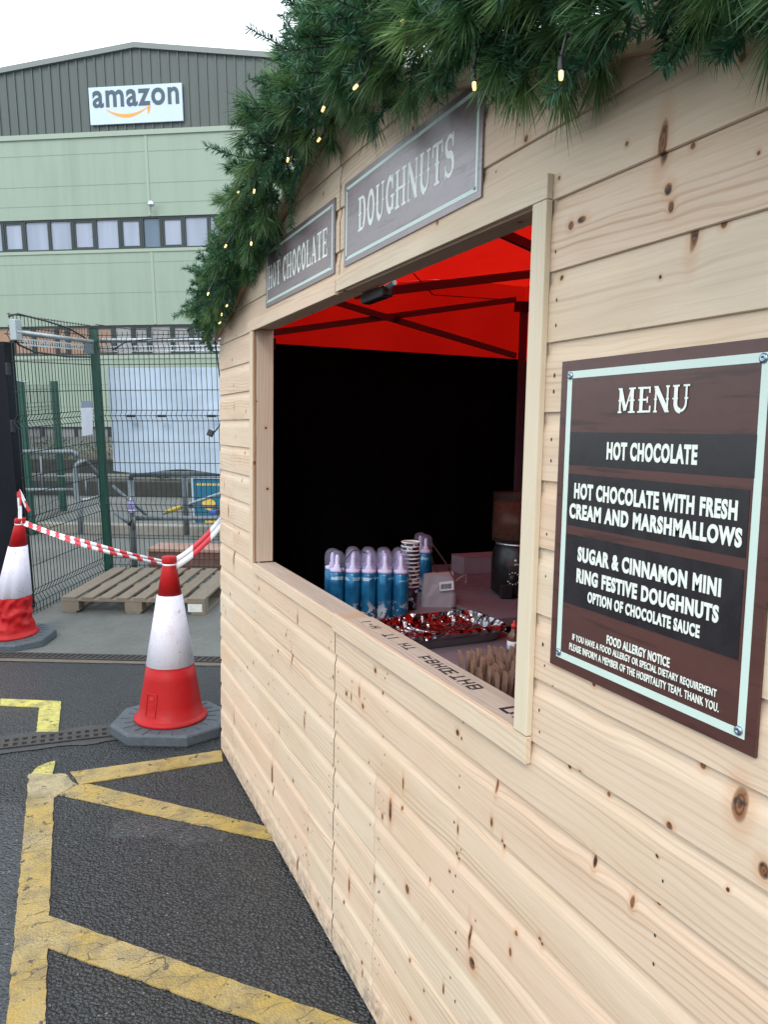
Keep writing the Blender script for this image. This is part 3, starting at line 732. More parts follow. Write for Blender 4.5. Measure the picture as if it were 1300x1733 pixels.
SM = lambda y, z, x: frame(V((x, y, z)), V((0, -1, 0)), V((0, 0, 1)), V((-1, 0, 0)))   # local x runs away from the far end, y up, z out of the wall
XS = .788
def signpt(px, y0, z0):
    p = on(px[0], px[1], 0, XS); return y0-p.y, p.z-z0
def wall_sign(name, label, y0, z0, w, h, mat, brd, bw):
    root = thing(name, label, 'sign', M=SM(y0, z0, W-.003))
    b = MB(); b.box((0, 0, .0006), (w, 0, 0), (0, h, 0), (0, 0, .004)); b.build('panel', mat, root)
    b = MB(); frame_band(b, brd, brd, w-brd, h-brd, bw, .0047); b.build('border', M_MINT, root)
    return root
# DOUGHNUTS
y0, z0 = on(581, 452, 0, XS).y, on(581, 452, 0, XS).z
wd, hd = y0-on(813, 335, 0, XS).y, .222
s1 = wall_sign('hanging_sign', 'larger lavender-brown sign reading DOUGHNUTS above the hatch', y0, z0, wd, hd, M_SIGN, .014, .0085)
b = MB(); serif(b, 'DOUGHNUTS', .105, .072, .625, .158, .0048); b.build('lettering', M_MINTL, s1)

for x in (.022, wd-.024):
    for y in (.022, hd-.022): b = MB(); screw(b, x, y, .005, .0035); b.build('screw', M_SCREW, s1)
y0, z0 = on(449, 521, 0, XS).y, on(449, 521, 0, XS).z
wd = y0-on(564.5, 465, 0, XS).y; hd = .21
s2 = wall_sign('hanging_sign', 'smaller grey-brown sign reading HOT CHOCOLATE beside the garland', y0, z0, wd, hd, M_SIGN, .014, .0085)
b = MB(); serif(b, 'HOT CHOCOLATE', .035, .060, wd-.06, .142, .0048); b.build('lettering', M_MINTL, s2)

for x in (.022, wd-.024):
    for y in (.022, hd-.022): b = MB(); screw(b, x, y, .005, .0035); b.build('screw', M_SCREW, s2)
# MENU
y0, z0 = on(930, 1122, 0, XS).y, on(930, 1122, 0, XS).z
wd = y0-on(1277.5, 1283, 0, XS).y; hd = on(953, 612, 0, XS).z-z0
s3 = wall_sign('menu_board', 'tall brown menu board headed MENU screwed to the planks right of the hatch', y0, z0, wd, hd, M_MENU, .017, .0115)
lt = MB()
def mline(txt, tl, bl, tr, br, off=.03):
    a = signpt(bl, y0, z0); c = signpt(tl, y0, z0); e = signpt(br, y0, z0); f_ = signpt(tr, y0, z0)
    put_text(lt, txt, a[0], (a[1]+e[1])/2, e[0], (c[1]+f_[1])/2, .0056, off)
a = signpt((1045, 699), y0, z0); c = signpt((1169, 650), y0, z0); serif(lt, 'MENU', a[0], a[1], c[0], c[1], .0056)
mline('HOT CHOCOLATE', (1028, 748), (1027, 779), (1181, 752), (1180, 786), .045)
mline('HOT CHOCOLATE WITH FRESH', (972.6, 818), (972, 845), (1249, 845), (1248, 880), .045)
mline('CREAM AND MARSHMALLOWS', (964, 853), (964, 878), (1256.5, 891), (1255.6, 926), .045)
mline('SUGAR & CINNAMON MINI', (978, 926), (978, 950), (1221, 977), (1220, 1011), .045)
mline('RING FESTIVE DOUGHNUTS', (976, 962), (976, 986.5), (1217, 1023.5), (1216, 1054), .045)
mline('OPTION OF CHOCOLATE SAUCE', (995, 1001), (994.8, 1020.5), (1184.7, 1057.5), (1184, 1079.5), .04)
mline('FOOD ALLERGY NOTICE', (1027.2, 1075.5), (1027.2, 1090.5), (1134, 1112), (1133.5, 1129.5), .026)
mline('IF YOU HAVE A FOOD ALLERGY OR SPECIAL DIETARY REQUIREMENT', (969, 1074), (969, 1086.5), (1213.5, 1164.5), (1213, 1180.5), .016)
mline('PLEASE INFORM A MEMBER OF THE HOSPITALITY TEAM. THANK YOU.', (964, 1089), (964, 1100.5), (1217, 1188.5), (1216.8, 1204), .016)
lt.build('lettering', M_MINTL, s3)
for tl, br in (((965.3, 731), (1277, 810)), ((962.8, 801), (1261.6, 945)), ((958.5, 902.5), (1248.8, 1117.5))):
    a = signpt(tl, y0, z0); c = signpt(br, y0, z0); b = MB(); b.box((a[0], c[1], .0047), (c[0]-a[0], 0, 0), (0, a[1]-c[1], 0), (0, 0, .0005)); b.build('dark_band', M_MBOX, s3)
for x in (.024, wd-.026):
    for y in (.026, hd-.024):
        b = MB(); screw(b, x, y, .0052, .0062); b.build('screw', M_SCREW, s3)

# ------------------------------------------------------------------ gazebo behind the front
GX0, GX1, GY0, GY1, GZ = .93, 2.44, .55, 3.63, 2.03
gz = wthing('gazebo', 'red pop-up gazebo with black cloth walls standing behind the kiosk front', 'gazebo', ((GX0+GX1)/2, (GY0+GY1)/2, 0))
cn = MB(); N = 14
def cz(u, v):
    e = min(u, 1-u)*(GX1-GX0); f_ = min(v, 1-v)*(GY1-GY0); h_ = min(e/((GX1-GX0)/2), f_/((GY1-GY0)/2))
    k_ = min(1, max(0, u*(GX1-GX0)-.02)/1.15)
    return GZ + .36*k_*(2-k_) + .40*h_
vs = [(GX0+(GX1-GX0)*i/N, GY0+(GY1-GY0)*j/N, cz(i/N, j/N)) for j in range(N+1) for i in range(N+1)]
cn.raw(vs, [(j*(N+1)+i, j*(N+1)+i+1, (j+1)*(N+1)+i+1, (j+1)*(N+1)+i) for j in range(N) for i in range(N)], smooth=True)
for a, c in (((GX0, GY1), (GX1, GY1)), ((GX1, GY1), (GX1, GY0)), ((GX1, GY0), (GX0, GY0))):
    for i in range(12):
        P, Q = V((*a, 0)).lerp(V((*c, 0)), i/12), V((*a, 0)).lerp(V((*c, 0)), (i+1)/12); e_ = lambda p: cz((p.x-GX0)/(GX1-GX0), (p.y-GY0)/(GY1-GY0))
        cn.face(((P.x, P.y, 1.96), (Q.x, Q.y, 1.96), (Q.x, Q.y, e_(Q)), (P.x, P.y, e_(P))))
cn.build('canopy', M_CANOPY, gz)
def cloth(A, B, zt):
    mb = MB(); n = 40; vs = []
    A, B = V(A), V(B); nr = (B-A).normalized().cross(Z_)
    for i in range(n+1):
        p = A.lerp(B, i/n)
        for z in (.01, zt*.5, zt):
            q = p + nr*(.012*math.sin(i*1.1)+.01*mnoise.noise(V((i*.4, z, 1))))*(1 if z < zt else .2); vs.append((q.x, q.y, z))
    mb.raw(vs, [(3*i+k, 3*i+3+k, 3*i+4+k, 3*i+1+k) for i in range(n) for k in (0, 1)], smooth=True); mb.build('cloth_wall', M_BLACKCL, gz)
cloth((GX0-.08, GY1-.012, 0), (GX1, GY1-.012, 0), 2.0); cloth((GX1-.012, GY1, 0), (GX1-.012, GY0, 0), 1.99); cloth((GX1, GY0+.012, 0), (GX0-.08, GY0+.012, 0), 2.0)
for x, y in ((2.37, 3.53), (1.0, 3.58), (2.37, .62), (1.0, .62)):
    lz = 2.26 if x > 2 else 1.99
    mb = MB(); mb.cbox((x, y, lz/2), X*.03, Y_*.03, Z_*(lz-.002)); mb.build('leg', M_ALU, gz)
    mb = MB(); mb.cbox((x-.02, y-.02, lz+.0), X*.075, Y_*.05, Z_*.05); mb.build('joint_bracket', M_BLACKPL, gz)
def barpx(p, q, ax, va, vb, wd=.026):
    A, B = on(*p, ax, va), on(*q, ax, vb); mb = MB(); d = (B-A); n_ = d.normalized(); s_ = n_.cross(V((0, 1, 0)) if abs(n_.y) < .8 else X).normalized()
    mb.cbox((A+B)/2, d, s_*wd, n_.cross(s_)*wd*.6); mb.build('truss_bar', M_ALU, gz)
barpx((440, 566), (873, 507), 1, 3.50, 3.50, .028); barpx((560, 509), (873, 602), 1, 3.48, 3.48, .028)
barpx((600, 499), (905, 463), 1, 2.95, 2.95, .034); barpx((840, 390), (915, 424), 1, 2.6, 2.6, .034)
mb = MB(); A = on(671, 540, 1, 3.47); mb.tube([A-Y_*.02, A+Y_*.03], .014, 10); mb.build('pivot_bolt', M_BLACKPL, gz)
mb = MB(); mb.tube([on(700, 463, 1, 2.9), on(733, 499, 1, 3.1)], .0025, 6); mb.tube([on(733, 499, 1, 3.1), on(868, 508, 1, 3.3)], .002, 6); mb.build('tie_string', M_BLACKPL, gz)

# clip lamp under the header
cl = wthing('clip_lamp', 'small black lamp with metal arm clipped under the hatch header', 'lamp', on(637, 500, 0, .87))
A = on(637, 500, 0, .872); mb = MB(); mb.cbox(A, V((.035, 0, 0)), V((0, .155, 0)), V((0, 0, .030))); mb.build('housing', M_BLACKPL, cl, .006)
mb = MB(); mb.tube([on(645, 493, 0, .872), on(668, 478, 0, .875)], .007, 8); mb.build('arm', M_GALV, cl)

# ------------------------------------------------------------------ counter and what is on it
T = .925
def table(name, label, x0, x1, y0, y1, z=T, th=.04):
    t = wthing(name, label, 'table', ((x0+x1)/2, (y0+y1)/2, 0))
    mb = MB(); mb.box((x0, y0, z-th), X*(x1-x0), Y_*(y1-y0), Z_*th); mb.build('tabletop', M_TABLE, t, .006)
    for x in (x0+.06, x1-.06):
        for y in (y0+.08, y1-.08):
            mb = MB(); mb.tube([(x, y, 0), (x, y, z-th-.001)], .014, 8); mb.build('leg', M_ALU, t)
table('serving_table', 'pale table close behind the hatch carrying the tray and forks', .885, 1.445, .8, 2.79)
table('back_table', 'pale table at the rear carrying the black drink dispenser', 1.47, 2.40, 2.35, 3.42, T+.006)
# cream cans
def make_can():
    t = thing('cream_can', 'x', 'spray can')
    b = MB(); r = .0285
    b.lathe([(r-.003, 0), (r, .003), (r, .158), (r-.002, .163), (r-.004, .165)], 24); b.build('can_body', M_CANB, t)
    b = MB(); b.lathe([(r-.002, .1655), (r-.002, .176), (.012, .180), (.010, .190), (.007, .192), (.007, .215), (.004, .226), (0, .226)], 18); b.build('nozzle', M_NOZ, t)
    b = MB(); pr = [(r+.0006, .1665), (r+.001, .205), (r-.001, .222), (r-.006, .233), (r-.014, .240), (0, .2425)]
    b.lathe(pr, 24); b.build('cap', M_CAPCL, t)
    return t
rr = V((math.cos(yaw), -math.sin(yaw), 0)); ff = V((math.sin(yaw), math.cos(yaw), 0))
base = on(677, 1046, 2, T)
can0 = make_can(); first = True
front = ['blue cream can at the right end of the front row, touching the cups', 'blue cream can of the front row, next to the one touching the cups', 'blue cream can in the middle of the front row, white swirl low on it',
         'blue cream can of the front row under the black strap', 'blue cream can at the left end of the front row, nearest the hatch corner']
cells = []
for i in range(5): cells.append((base - rr*.0578*i + ff*(.012*(i == 4)), front[i]))
names2 = ['blue cream can in the second row, right behind the can touching the cups', 'blue cream can in the second row, behind the second can from the cups', 'blue cream can in the second row, behind the middle front can', 'blue cream can in the second row, behind the strapped front can', 'blue cream can standing leftmost in the whole pack']
for i in range(5): cells.append((base - rr*(.0578*i+.02*(i == 4)) + ff*.060, names2[i]))
names3 = ['blue cream can in the rear row, just left of the cup stack top', 'blue cream can in the rear row, second from the cup stack', 'blue cream can in the rear row, third from the cup stack', 'blue cream can in the rear row, farthest left behind the strap']
for i in range(4): cells.append((base - rr*.0578*(i+.1) + ff*.120, names3[i]))
q = on(719, 1001, 2, T+.006); q = V((q.x, q.y, T+.006))
cells.append((q, 'shaded blue cream can standing alone right of the cup stack')); cells.append((q - rr*.02 + ff*.066, 'shaded blue cream can half hidden behind the one right of the cups'))
for p, l in cells:
    c = can0 if first else dup(can0); first = False
    c.location = p; c.rotation_euler = (0, 0, random.uniform(0, 6)); c['label'] = l; c['group'] = 'whipped cream cans on the counter'
tag(MB().build('x', M_BLACKPL), 'x', 'x') if False else None
sp = MB(); P = lambda x, y: on(x, y, 1, base.y+.03) 
c4 = base - rr*.0578*3; top = c4 + Z_*.2
sp.tube([c4+Z_*.14-ff*.03-rr*.03, c4+Z_*.165-ff*.03-rr*.031, c4+Z_*.19-ff*.032-rr*.044, c4+Z_*.225-ff*.03-rr*.02, c4+Z_*.246-ff*.01, c4+Z_*.246+rr*.02, c4+Z_*.235+rr*.056-ff*.012], .0022, 6)
tag(sp.build('carry_strap', M_BLACKPL), 'thin black strap looped over the caps of the cream cans', 'strap')
# paper cups, one inside the other
cb = on(692, 1037, 2, T); cb = V((cb.x, cb.y, T)) + ff*.06 + rr*.004
def make_cup():
    t = thing('paper_cup', 'x', 'cup'); b = MB(); n = 26
    b.lathe([(.025, 0), (.0338, .0885)], n); b.build('cup_wall', M_CUP, t)
    b = MB(); b.lathe([(.0341, .088), (.0362, .0900), (.0362, .0925), (.0341, .0935), (.0322, .090), (.0252, .011), (0, .011)], n); b.build('rim', M_CUPW, t); return t
cup0 = make_cup()
NC = 12
for i in range(NC):
    c = cup0 if i == 0 else dup(cup0)
    c.location = cb + Z_*(.0005+0.0152*i) + rr*(.0012*math.sin(i*1.7)); c.rotation_euler = (0, 0, i*.7)
    c['group'] = 'stacked paper cups'
    c['label'] = 'topmost navy paper cup of the stack, its white rim open' if i == NC-1 else ('bottom navy paper cup carrying the whole stack' if i == 0 else 'navy paper cup nested in the middle of the stack')
# bag with bar code tag
bp = on(745, 1034, 2, T); bp = V((bp.x, bp.y, T)) + ff*.10
bgt = thing('carrier_bag', 'crumpled white bag with a bar code tag behind the foil tray', 'bag', M=frame(bp, rr*.88, ff*.88, Z_*.88))
mb = MB(); n = 28; vs = []
for z, s in ((0, 1), (.05, 1.02), (.10, .97), (.14, .86)):
    for j in range(n):
        a = 2*math.pi*j/n; ca, sa = math.cos(a), math.sin(a); e = .42
        x = .075*s*math.copysign(abs(ca)**e, ca); y = .045*s*math.copysign(abs(sa)**e, sa)
        k = mnoise.noise(V((x*30, y*30, z*25)))*.007; vs.append((x+k, y+k, z*(1+.10*mnoise.noise(V((x*20, y*20, 2))))*(1 if z else 1)))
mb.raw(vs, [(i*n+j, i*n+(j+1) % n, (i+1)*n+(j+1) % n, (i+1)*n+j) for i in range(3) for j in range(n)]); mb.raw(vs[-n:], [tuple(range(n))]); mb.build('bag_body', M_BAG, bgt)
mb = MB(); mb.tube([(.06, -.03, .13), (.03, -.02, .19), (-.03, 0, .27), (-.045, 0, .26), (-.03, .01, .2), (.0, .02, .13)], .004, 6); mb.build('handle', M_GLASS, bgt)
mb = MB(); mb.cbox((.03, -.056, .098), (.062, 0, .008), (0, .002, 0), (-.004, 0, .040)); tg = mb.build('tag', M_PAPER, bgt)
mb = MB(); x = .006
while x < .052: wq = random.choice((.0012, .002, .003)); mb.box((x, -.0583, .082+x*.13), (wq, 0, 0), (0, .0008, 0), (0, 0, .022)); x += wq+random.choice((.0012, .002))
mb.build('bar_code', M_STAMP, tg)
# white cable and carton on the back table
cbp = on(790, 1000, 2, T+.006)
mb = MB(); L = [on(x, y, 1, 2.95) for x, y in ((770, 985), (778, 978), (789, 972), (789, 985), (782, 1000), (795, 1005), (815, 1003), (832, 996))]; mb.tube(L, .0032, 6)
tag(mb.build('power_cable', M_CABLE), 'thin white cable looping beside the black dispenser', 'cable')
ct = thing('carton', 'low pale carton lying behind the white cable', 'box', M=frame(V((1.93, 3.18, T+.006)), X, Y_, Z_))
mb = MB(); mb.cbox((0, 0, .04), X*.24, Y_*.12, Z_*.08); mb.build('box_body', M_PINKBOX, ct, .003); mb = MB(); mb.box((-.12, -.06, .0812), X*.24, Y_*.055, Z_*.002); mb.box((-.12, .002, .0815), X*.24, Y_*.058, Z_*.002); mb.build('flap', M_PINKBOX, ct)
# drink dispenser
dp = on(880, 1014, 2, T+.006); dp = V((dp.x, dp.y, T+.006)) + ff*.10
dr = thing('drink_dispenser', 'black hot drink dispenser with clear brown jug on top', 'dispenser', M=frame(dp, rr, ff, Z_))
mb = MB(); mb.lathe([(.095, .012), (.105, .02), (.105, .15), (.098, .19), (.088, .212), (.0, .212)], 36); mb.cbox((-.055, -.085, .03), X*.05, Y_*.05, Z_*.056); mb.build('base', M_BLACKPL, dr, .004)
mb = MB(); mb.lathe([(.089, .2125), (.0905, .216), (.089, .221), (.07, .222), (0, .222)], 36); mb.build('steel_ring', M_STEELBRIGHT, dr)
mb = MB(); mb.lathe([(.098, .2225), (.108, .23), (.110, .238), (.106, .41), (.108, .42), (.108, .426), (0, .43)], 36); mb.build('jug', M_GLASS, dr)
mb = MB(); mb.lathe([(.09, .236), (.104, .242), (.101, .385), (0, .386)], 36); mb.build('hot_chocolate', M_SAUCE, dr)
mb = MB(); mb.lathe([(.019, 0), (.019, .008), (.015, .013), (0, .013)], 20, m=0); mb.build('dial', M_BLACKPL, dr, M=Matrix.Translation((-.03, -.1035, .085)) @ Matrix.Rotation(math.pi/2, 4, 'X'))
mb = MB()
for k in range(11):
    a = math.radians(-40+k*28); mb.cbox((-.03+.024*math.sin(a), -.1065, .085+.024*math.cos(a)), X*.004, Y_*.003, Z_*.005)
mb.lathe([(.008, 0), (.008, .003), (0, .003)], 14); 
mb.build('dial_marks', M_WTXT, dr)
mb = MB(); put_text(mb, 'gastro', -.028, .138, .012, .146, .1062, .02, m=0); mb.build('white_print', M_WTXT, dr, M=Matrix.Rotation(math.pi/2, 4, 'X'))
mb = MB(); put_text(mb, 'red', -.052, .138, -.031, .146, .1064, .02); mb.build('red_print', M_REDTXT, dr, M=Matrix.Rotation(math.pi/2, 4, 'X'))
mb = MB(); mb.lathe([(.007, 0), (.006, .003), (0, .0045)], 14); mb.build('badge', M_STEELBRIGHT, dr, M=Matrix.Translation((-.022, -.1055, .158)) @ Matrix.Rotation(math.pi/2, 4, 'X'))
# foil covered roasting tray
ty = V((1.19, 2.19, T)); te = (V((1.364, 2.143, 0))-V((1.056, 2.115, 0))); te.z = 0; te = V((.995, .03, 0)).normalized(); tn = V((-te.y, te.x, 0))
tr = thing('foil_tray', 'roasting tray lined with shiny crumpled foil on the serving table', 'tray', M=frame(ty, te, tn, Z_))
def rring(hx, hy, z, n=40, jit=0., e=.35):
    o = []
    for j in range(n):
        a = 2*math.pi*j/n; ca, sa = math.cos(a), math.sin(a); p = V((hx*math.copysign(abs(ca)**e, ca), hy*math.copysign(abs(sa)**e, sa), z))
        if jit: p += V((mnoise.noise(p*60), mnoise.noise(p*60+V((5, 0, 0))), mnoise.noise(p*55+V((0, 9, 0)))*.8))*jit
        o.append(p)
    return o
def rings(mb, rs, close=True, smooth=False):
    n = len(rs[0]); vs = [p for r in rs for p in r]; fs = [(i*n+j, i*n+(j+1) % n, (i+1)*n+(j+1) % n, (i+1)*n+j) for i in range(len(rs)-1) for j in range(n)]
    if close: fs.append(tuple((len(rs)-1)*n+j for j in range(n)))
    mb.raw(vs, fs, smooth=smooth)
mb = MB(); rings(mb, [rring(.172, .100, .001), rring(.182, .110, .012), rring(.190, .118, .044)], False, True); mb.raw(rring(.172, .100, .001), [tuple(reversed(range(40)))]); mb.build('pan', M_PAN, tr)
mb = MB(); rings(mb, [rring(.186, .115, .030, 120, .006), rring(.199, .127, .040, 120, .010), rring(.202, .130, .050, 120, .011), rring(.190, .118, .056, 120, .008), rring(.182, .110, .040, 120, .008), rring(.170, .098, .022, 120, .009), rring(.12, .06, .016, 120, .010), rring(.05, .02, .016, 120, .006)], True); mb.build('foil', M_FOIL, tr)
# small bottle
bt = on(869, 1105, 2, T); bo = thing('sauce_bottle', 'small red-topped bottle near the post end of the serving table', 'bottle', V((bt.x, bt.y, T)))
mb = MB(); mb.lathe([(.018, .001), (.02, .005), (.02, .05), (.016, .062), (.009, .07), (.009, .078), (0, .078)], 18); mb.build('bottle_body', M_SAUCE, bo)
mb = MB(); mb.lathe([(.0204, .012), (.0204, .04)], 18); mb.build('bottle_label', M_PAPER, bo)
mb = MB(); mb.lathe([(.0095, .0785), (.0095, .09), (.004, .093), (.004, .102), (0, .102)], 14); mb.build('bottle_cap', M_REDTXT, bo)
# wooden forks standing in a box
fb = V((1.05, 1.555, T)); fx = thing('fork_box', 'open brown box full of wooden forks behind the hatch post', 'box', fb)
mb = MB(); hx, hy, hh = .115, .12, .052
for o, a, c in (((-hx, -hy, 0), (2*hx, 0, 0), (0, .004, 0)), ((-hx, hy-.004, 0), (2*hx, 0, 0), (0, .004, 0)), ((-hx, -hy+.004, 0), (.004, 0, 0), (0, 2*hy-.008, 0)), ((hx-.004, -hy+.004, 0), (.004, 0, 0), (0, 2*hy-.008, 0))): mb.box(o, a, c, (0, 0, hh))
mb.box((-hx+.004, -hy+.004, 0), (2*hx-.008, 0, 0), (0, 2*hy-.008, 0), (0, 0, .003)); mb.build('box_body', plain('brown_card', (.16, .09, .05), .8), fx)
def make_fork():
    m = MB(); th = .0017; out = [(-.0048, 0), (.0048, 0), (.0055, .07), (.0105, .092), (.0125, .108), (.0118, .135), (.0095, .136), (.0088, .112), (.0055, .112), (.005, .137), (.0022, .137), (.0018, .112), (-.0018, .112), (-.0022, .137), (-.005, .137), (-.0055, .112), (-.0088, .112), (-.0095, .136), (-.0118, .135), (-.0125, .108), (-.0105, .092), (-.0055, .07)]
    k = [(x, -th/2, z) for x, z in out]; m.prism(k, (0, th, 0)); me_g = []
    for f in m.f: me_g.append([(m.v[i][2], m.v[i][0], 1.) for i in f])
    m.g = me_g; return m.build('wooden_fork', M_FORK)
fk0 = make_fork(); fi = 0
rf = random.Random(3)
for row in range(4):
    for i in range(25):
        o = fk0 if fi == 0 else fk0.copy()
        if fi: COL.objects.link(o)
        fi += 1
        px = -.105+.21*(i+.5)/25; py = -.09 + row*.058 + rf.uniform(-.006, .006)
        o.location = fb + V((px, py, .0045 + rf.uniform(0, .012)))
        o.scale = (1, 1, .86); o.rotation_euler = (rf.uniform(-.10, .10), rf.uniform(-.08, .08), math.radians(78)+rf.uniform(-.14, .14))
        tag(o, 'flat wooden fork standing tines up among the others in the box', 'fork', 'wooden forks standing in the box')

# ------------------------------------------------------------------ garland and its lights
gl_root = wthing('pine_garland', 'thick artificial pine garland running along the kiosk gable', 'garland', (.70, YJ, 2.5))
def axis(y):
    """garland core line"""
    off = .05 + .030*min(1, max(0, (YJ-.05-y)/.35))*min(1, max(0, (y-.95)/.45)) + .02*min(1, max(0, (y-2.5)/.5))
    k = max(0, 1-abs(y-YJ)/.25); z = (roofz(min(y, YL)) - .0) + off - .03*k*k
    return V((.715+.03*min(1, max(0, (y-2.3)/.5))+.012*math.sin(y*7), y, z+.012*math.sin(y*11)))
class Needles:
    def __init__(s): s.v = []; s.f = []; s.t = []
    def add(s, p, d, L, wd, droop, tint):
        side = d.cross(V((rg.uniform(-1, 1), rg.uniform(-1, 1), rg.uniform(-1, 1)))).normalized()*wd
        m_ = p + d*(L*.55) + V((0, 0, -droop*L*.25)); e = p + d*L + V((0, 0, -droop*L))
        k = len(s.v); s.v += [tuple(p-side*.6), tuple(p+side*.6), tuple(m_+side), tuple(m_-side), tuple(e)]
        s.f += [(k, k+1, k+2, k+3), (k+3, k+2, k+4)]; s.t += [tint]*7
    def build(s, name, mat, parent):
        me = bpy.data.meshes.new(name); me.from_pydata(s.v, [], s.f); me.materials.append(mat)
        at = me.color_attributes.new('tint', 'FLOAT_COLOR', 'CORNER'); at.data.foreach_set('color', [c for t_ in s.t for c in t_])
        o = bpy.data.objects.new(name, me); COL.objects.link(o); o.parent = parent; o.matrix_parent_inverse = parent.matrix_world.inverted(); return o
rg = random.Random(21)
def rdir(): 
    while 1:
        v = V((rg.uniform(-1, 1), rg.uniform(-1, 1), rg.uniform(-1, 1)))
        if .05 < v.length < 1: return v.normalized()
pine, fir, stems = Needles(), Needles(), MB()
def pine_sprig(p, d, L=.055, n=120, NL=.085):
    tb = rg.random(); tv = rg.random()
    o = d.orthogonal().normalized(); o2 = d.cross(o)
    stems.tube([p-d*.03, p, p+d*L], [.0018, .0016, .001], 5, cap=False)
    for i in range(n):
        s_ = rg.random()**.8; a = rg.uniform(0, 6.283); sp_ = rg.uniform(.25, 1.25)*(1-.45*s_)
        nd = (d*math.cos(sp_) + (o*math.cos(a)+o2*math.sin(a))*math.sin(sp_)).normalized()
        pine.add(p+d*(L*s_), nd, NL*rg.uniform(.65, 1.1), rg.uniform(.0007, .00115), rg.uniform(.05, .3), (min(1, max(0, tb+rg.uniform(-.25, .25))), tv, 0, 1))
def fir_tip(p, d, L=.13, n=110, NL=.024):
    tb = rg.random(); tv = rg.random(); bend = rdir()*.35; pts = []
    for i in range(5): s_ = i/4; pts.append(p + d*(L*s_) + bend*(L*s_*s_*.5))
    stems.tube(pts, [.0022, .002, .0018, .0015, .001], 5, cap=False)
    for i in range(n):
        s_ = rg.random(); c = pts[min(3, int(s_*4))].lerp(pts[min(4, int(s_*4)+1)], s_*4-int(s_*4)) if s_ < 1 else pts[-1]
        t_ = (pts[4]-pts[0]).normalized(); o = t_.cross(rdir()).normalized(); nd = (o + t_*rg.uniform(.3, 1.0)).normalized()
        fir.add(c, nd, NL*rg.uniform(.7, 1.15), rg.uniform(.0011, .0018), 0, (min(1, max(0, tb+rg.uniform(-.3, .3))), tv, 0, 1))
YA, YB = .30, 3.73
core = [axis(y) for y in lin(YA, YB, 60)]
stems.tube(core, .012, 6)
for i in range(460):                        # dense inner core
    y = YA + (YB-YA)*((i*.618034) % 1.0); c = axis(y); d = rdir(); d.x = -abs(d.x)*.9 if d.x > .4 else d.x
    fir_tip(c + d*.03, d, .09, 85, .025)
N1 = 760
for i in range(N1):
    u = (i*.618034) % 1.0; u = u**1.12; y = YA + (YB-YA)*u; c = axis(y)
    rad = .118 if y > YJ else (.135 if y > 1. else .122)
    if y > 2.6: rad *= 1-.34*min(1, (y-2.6)/.8)
    d = rdir(); d = V((d.x, d.y*.7, d.z)).normalized()
    if d.x > .30: d.x *= -.3 if rg.random() < .6 else .5
    d = (d + V((-.12, 0, -.02))).normalized()
    k = rg.uniform(.25, .80)*rad*1.2; p = c + V((d.x*k, d.y*k, d.z*k*1.2)); p.x = min(p.x, .765)
    dd = (d + rdir()*.55 + V((0, rg.uniform(-.3, .3), -.12))).normalized()
    if y < YJ+.1 and dd.z < -.25: dd.z *= .55; p.z += .03
    if dd.x > 0 and p.x > .71: dd.x *= -.2
    if i % 20 < 10: pine_sprig(p, dd, .05 if y < 3 else .04, 120 if y < 2.2 else 95, .074 if y > 1 else .060) if y < 2.6 else pine_sprig(p, dd, .045, 95, .068 if y < 3.1 else .056)
    else: fir_tip(p, dd, rg.uniform(.07, .12), 130, .024)
# hanging tail at the eave
for i in range(14):
    s_ = i/13; p = V((.745, 3.75, 2.10-.09*s_)); d = (rdir()*.8+V((-.2, .1, -.7))).normalized(); fir_tip(p, d, .045, 60, .017)
pine.build('long_needles', M_PINE, gl_root); fir.build('fir_sprigs', M_FIR, gl_root); stems.build('stems', M_STEM, gl_root)
sl_root = wthing('fairy_lights', 'string of small warm white bulbs on black cable wound through the garland', 'string lights', (.62, YJ, 2.45))
mb = MB(); pts = []
for i in range(150):
    y = lin(YA, YB, 150)[i]; a = i*.55; c = axis(y); pts.append(c + V((-.02-.04*math.cos(a), 0, .05*math.sin(a))))
mb.tube(pts, .0022, 6); 
bulbs = [(681, 36, .60, 2), (602, 147, .57, 4), (547, 184, .60, 3), (950, 127, .60, 1.6), (403, 323, .60, 3), (430, 323, .62, 3), (425, 412, .66, 2.5), (382, 416, .60, 3), (352, 497, .62, 3), (384, 517, .70, 2.5), (375, 532, .71, 2.5), (372, 546, .72, 2.5), (487, 270, .66, 3), (540, 236, .70, 2), (803, 145, .62, 2)]
for (x, y, xp, dn) in bulbs:
    p = on(x, y, 0, xp); d = (V((.35, rg.uniform(-.4, .4), .8)) + rdir()*.35).normalized()
    bb = MB(); M_ = frame(p, d.orthogonal().normalized(), d.cross(d.orthogonal().normalized()), d)
    bb.lathe([(0, -.008), (.0024, -.007), (.0031, -.003), (.0031, .005)], 10); bb.build('bulb', M_BULB, sl_root, M=M_)
    so_ = MB(); so_.lathe([(.0036, .0052), (.0042, .008), (.0042, .026), (.003, .030), (0, .030)], 10); so_.build('socket', M_BLACKPL, sl_root, M=M_)
    e = p + d*.03; ax_ = axis(min(YB, max(YA, p.y+.05))); mb.tube([e, e.lerp(ax_, .35)+V((-.01, .01, .012)), e.lerp(ax_, .8)], .0022, 6)
mb.build('cable', M_BLACKPL, sl_root)
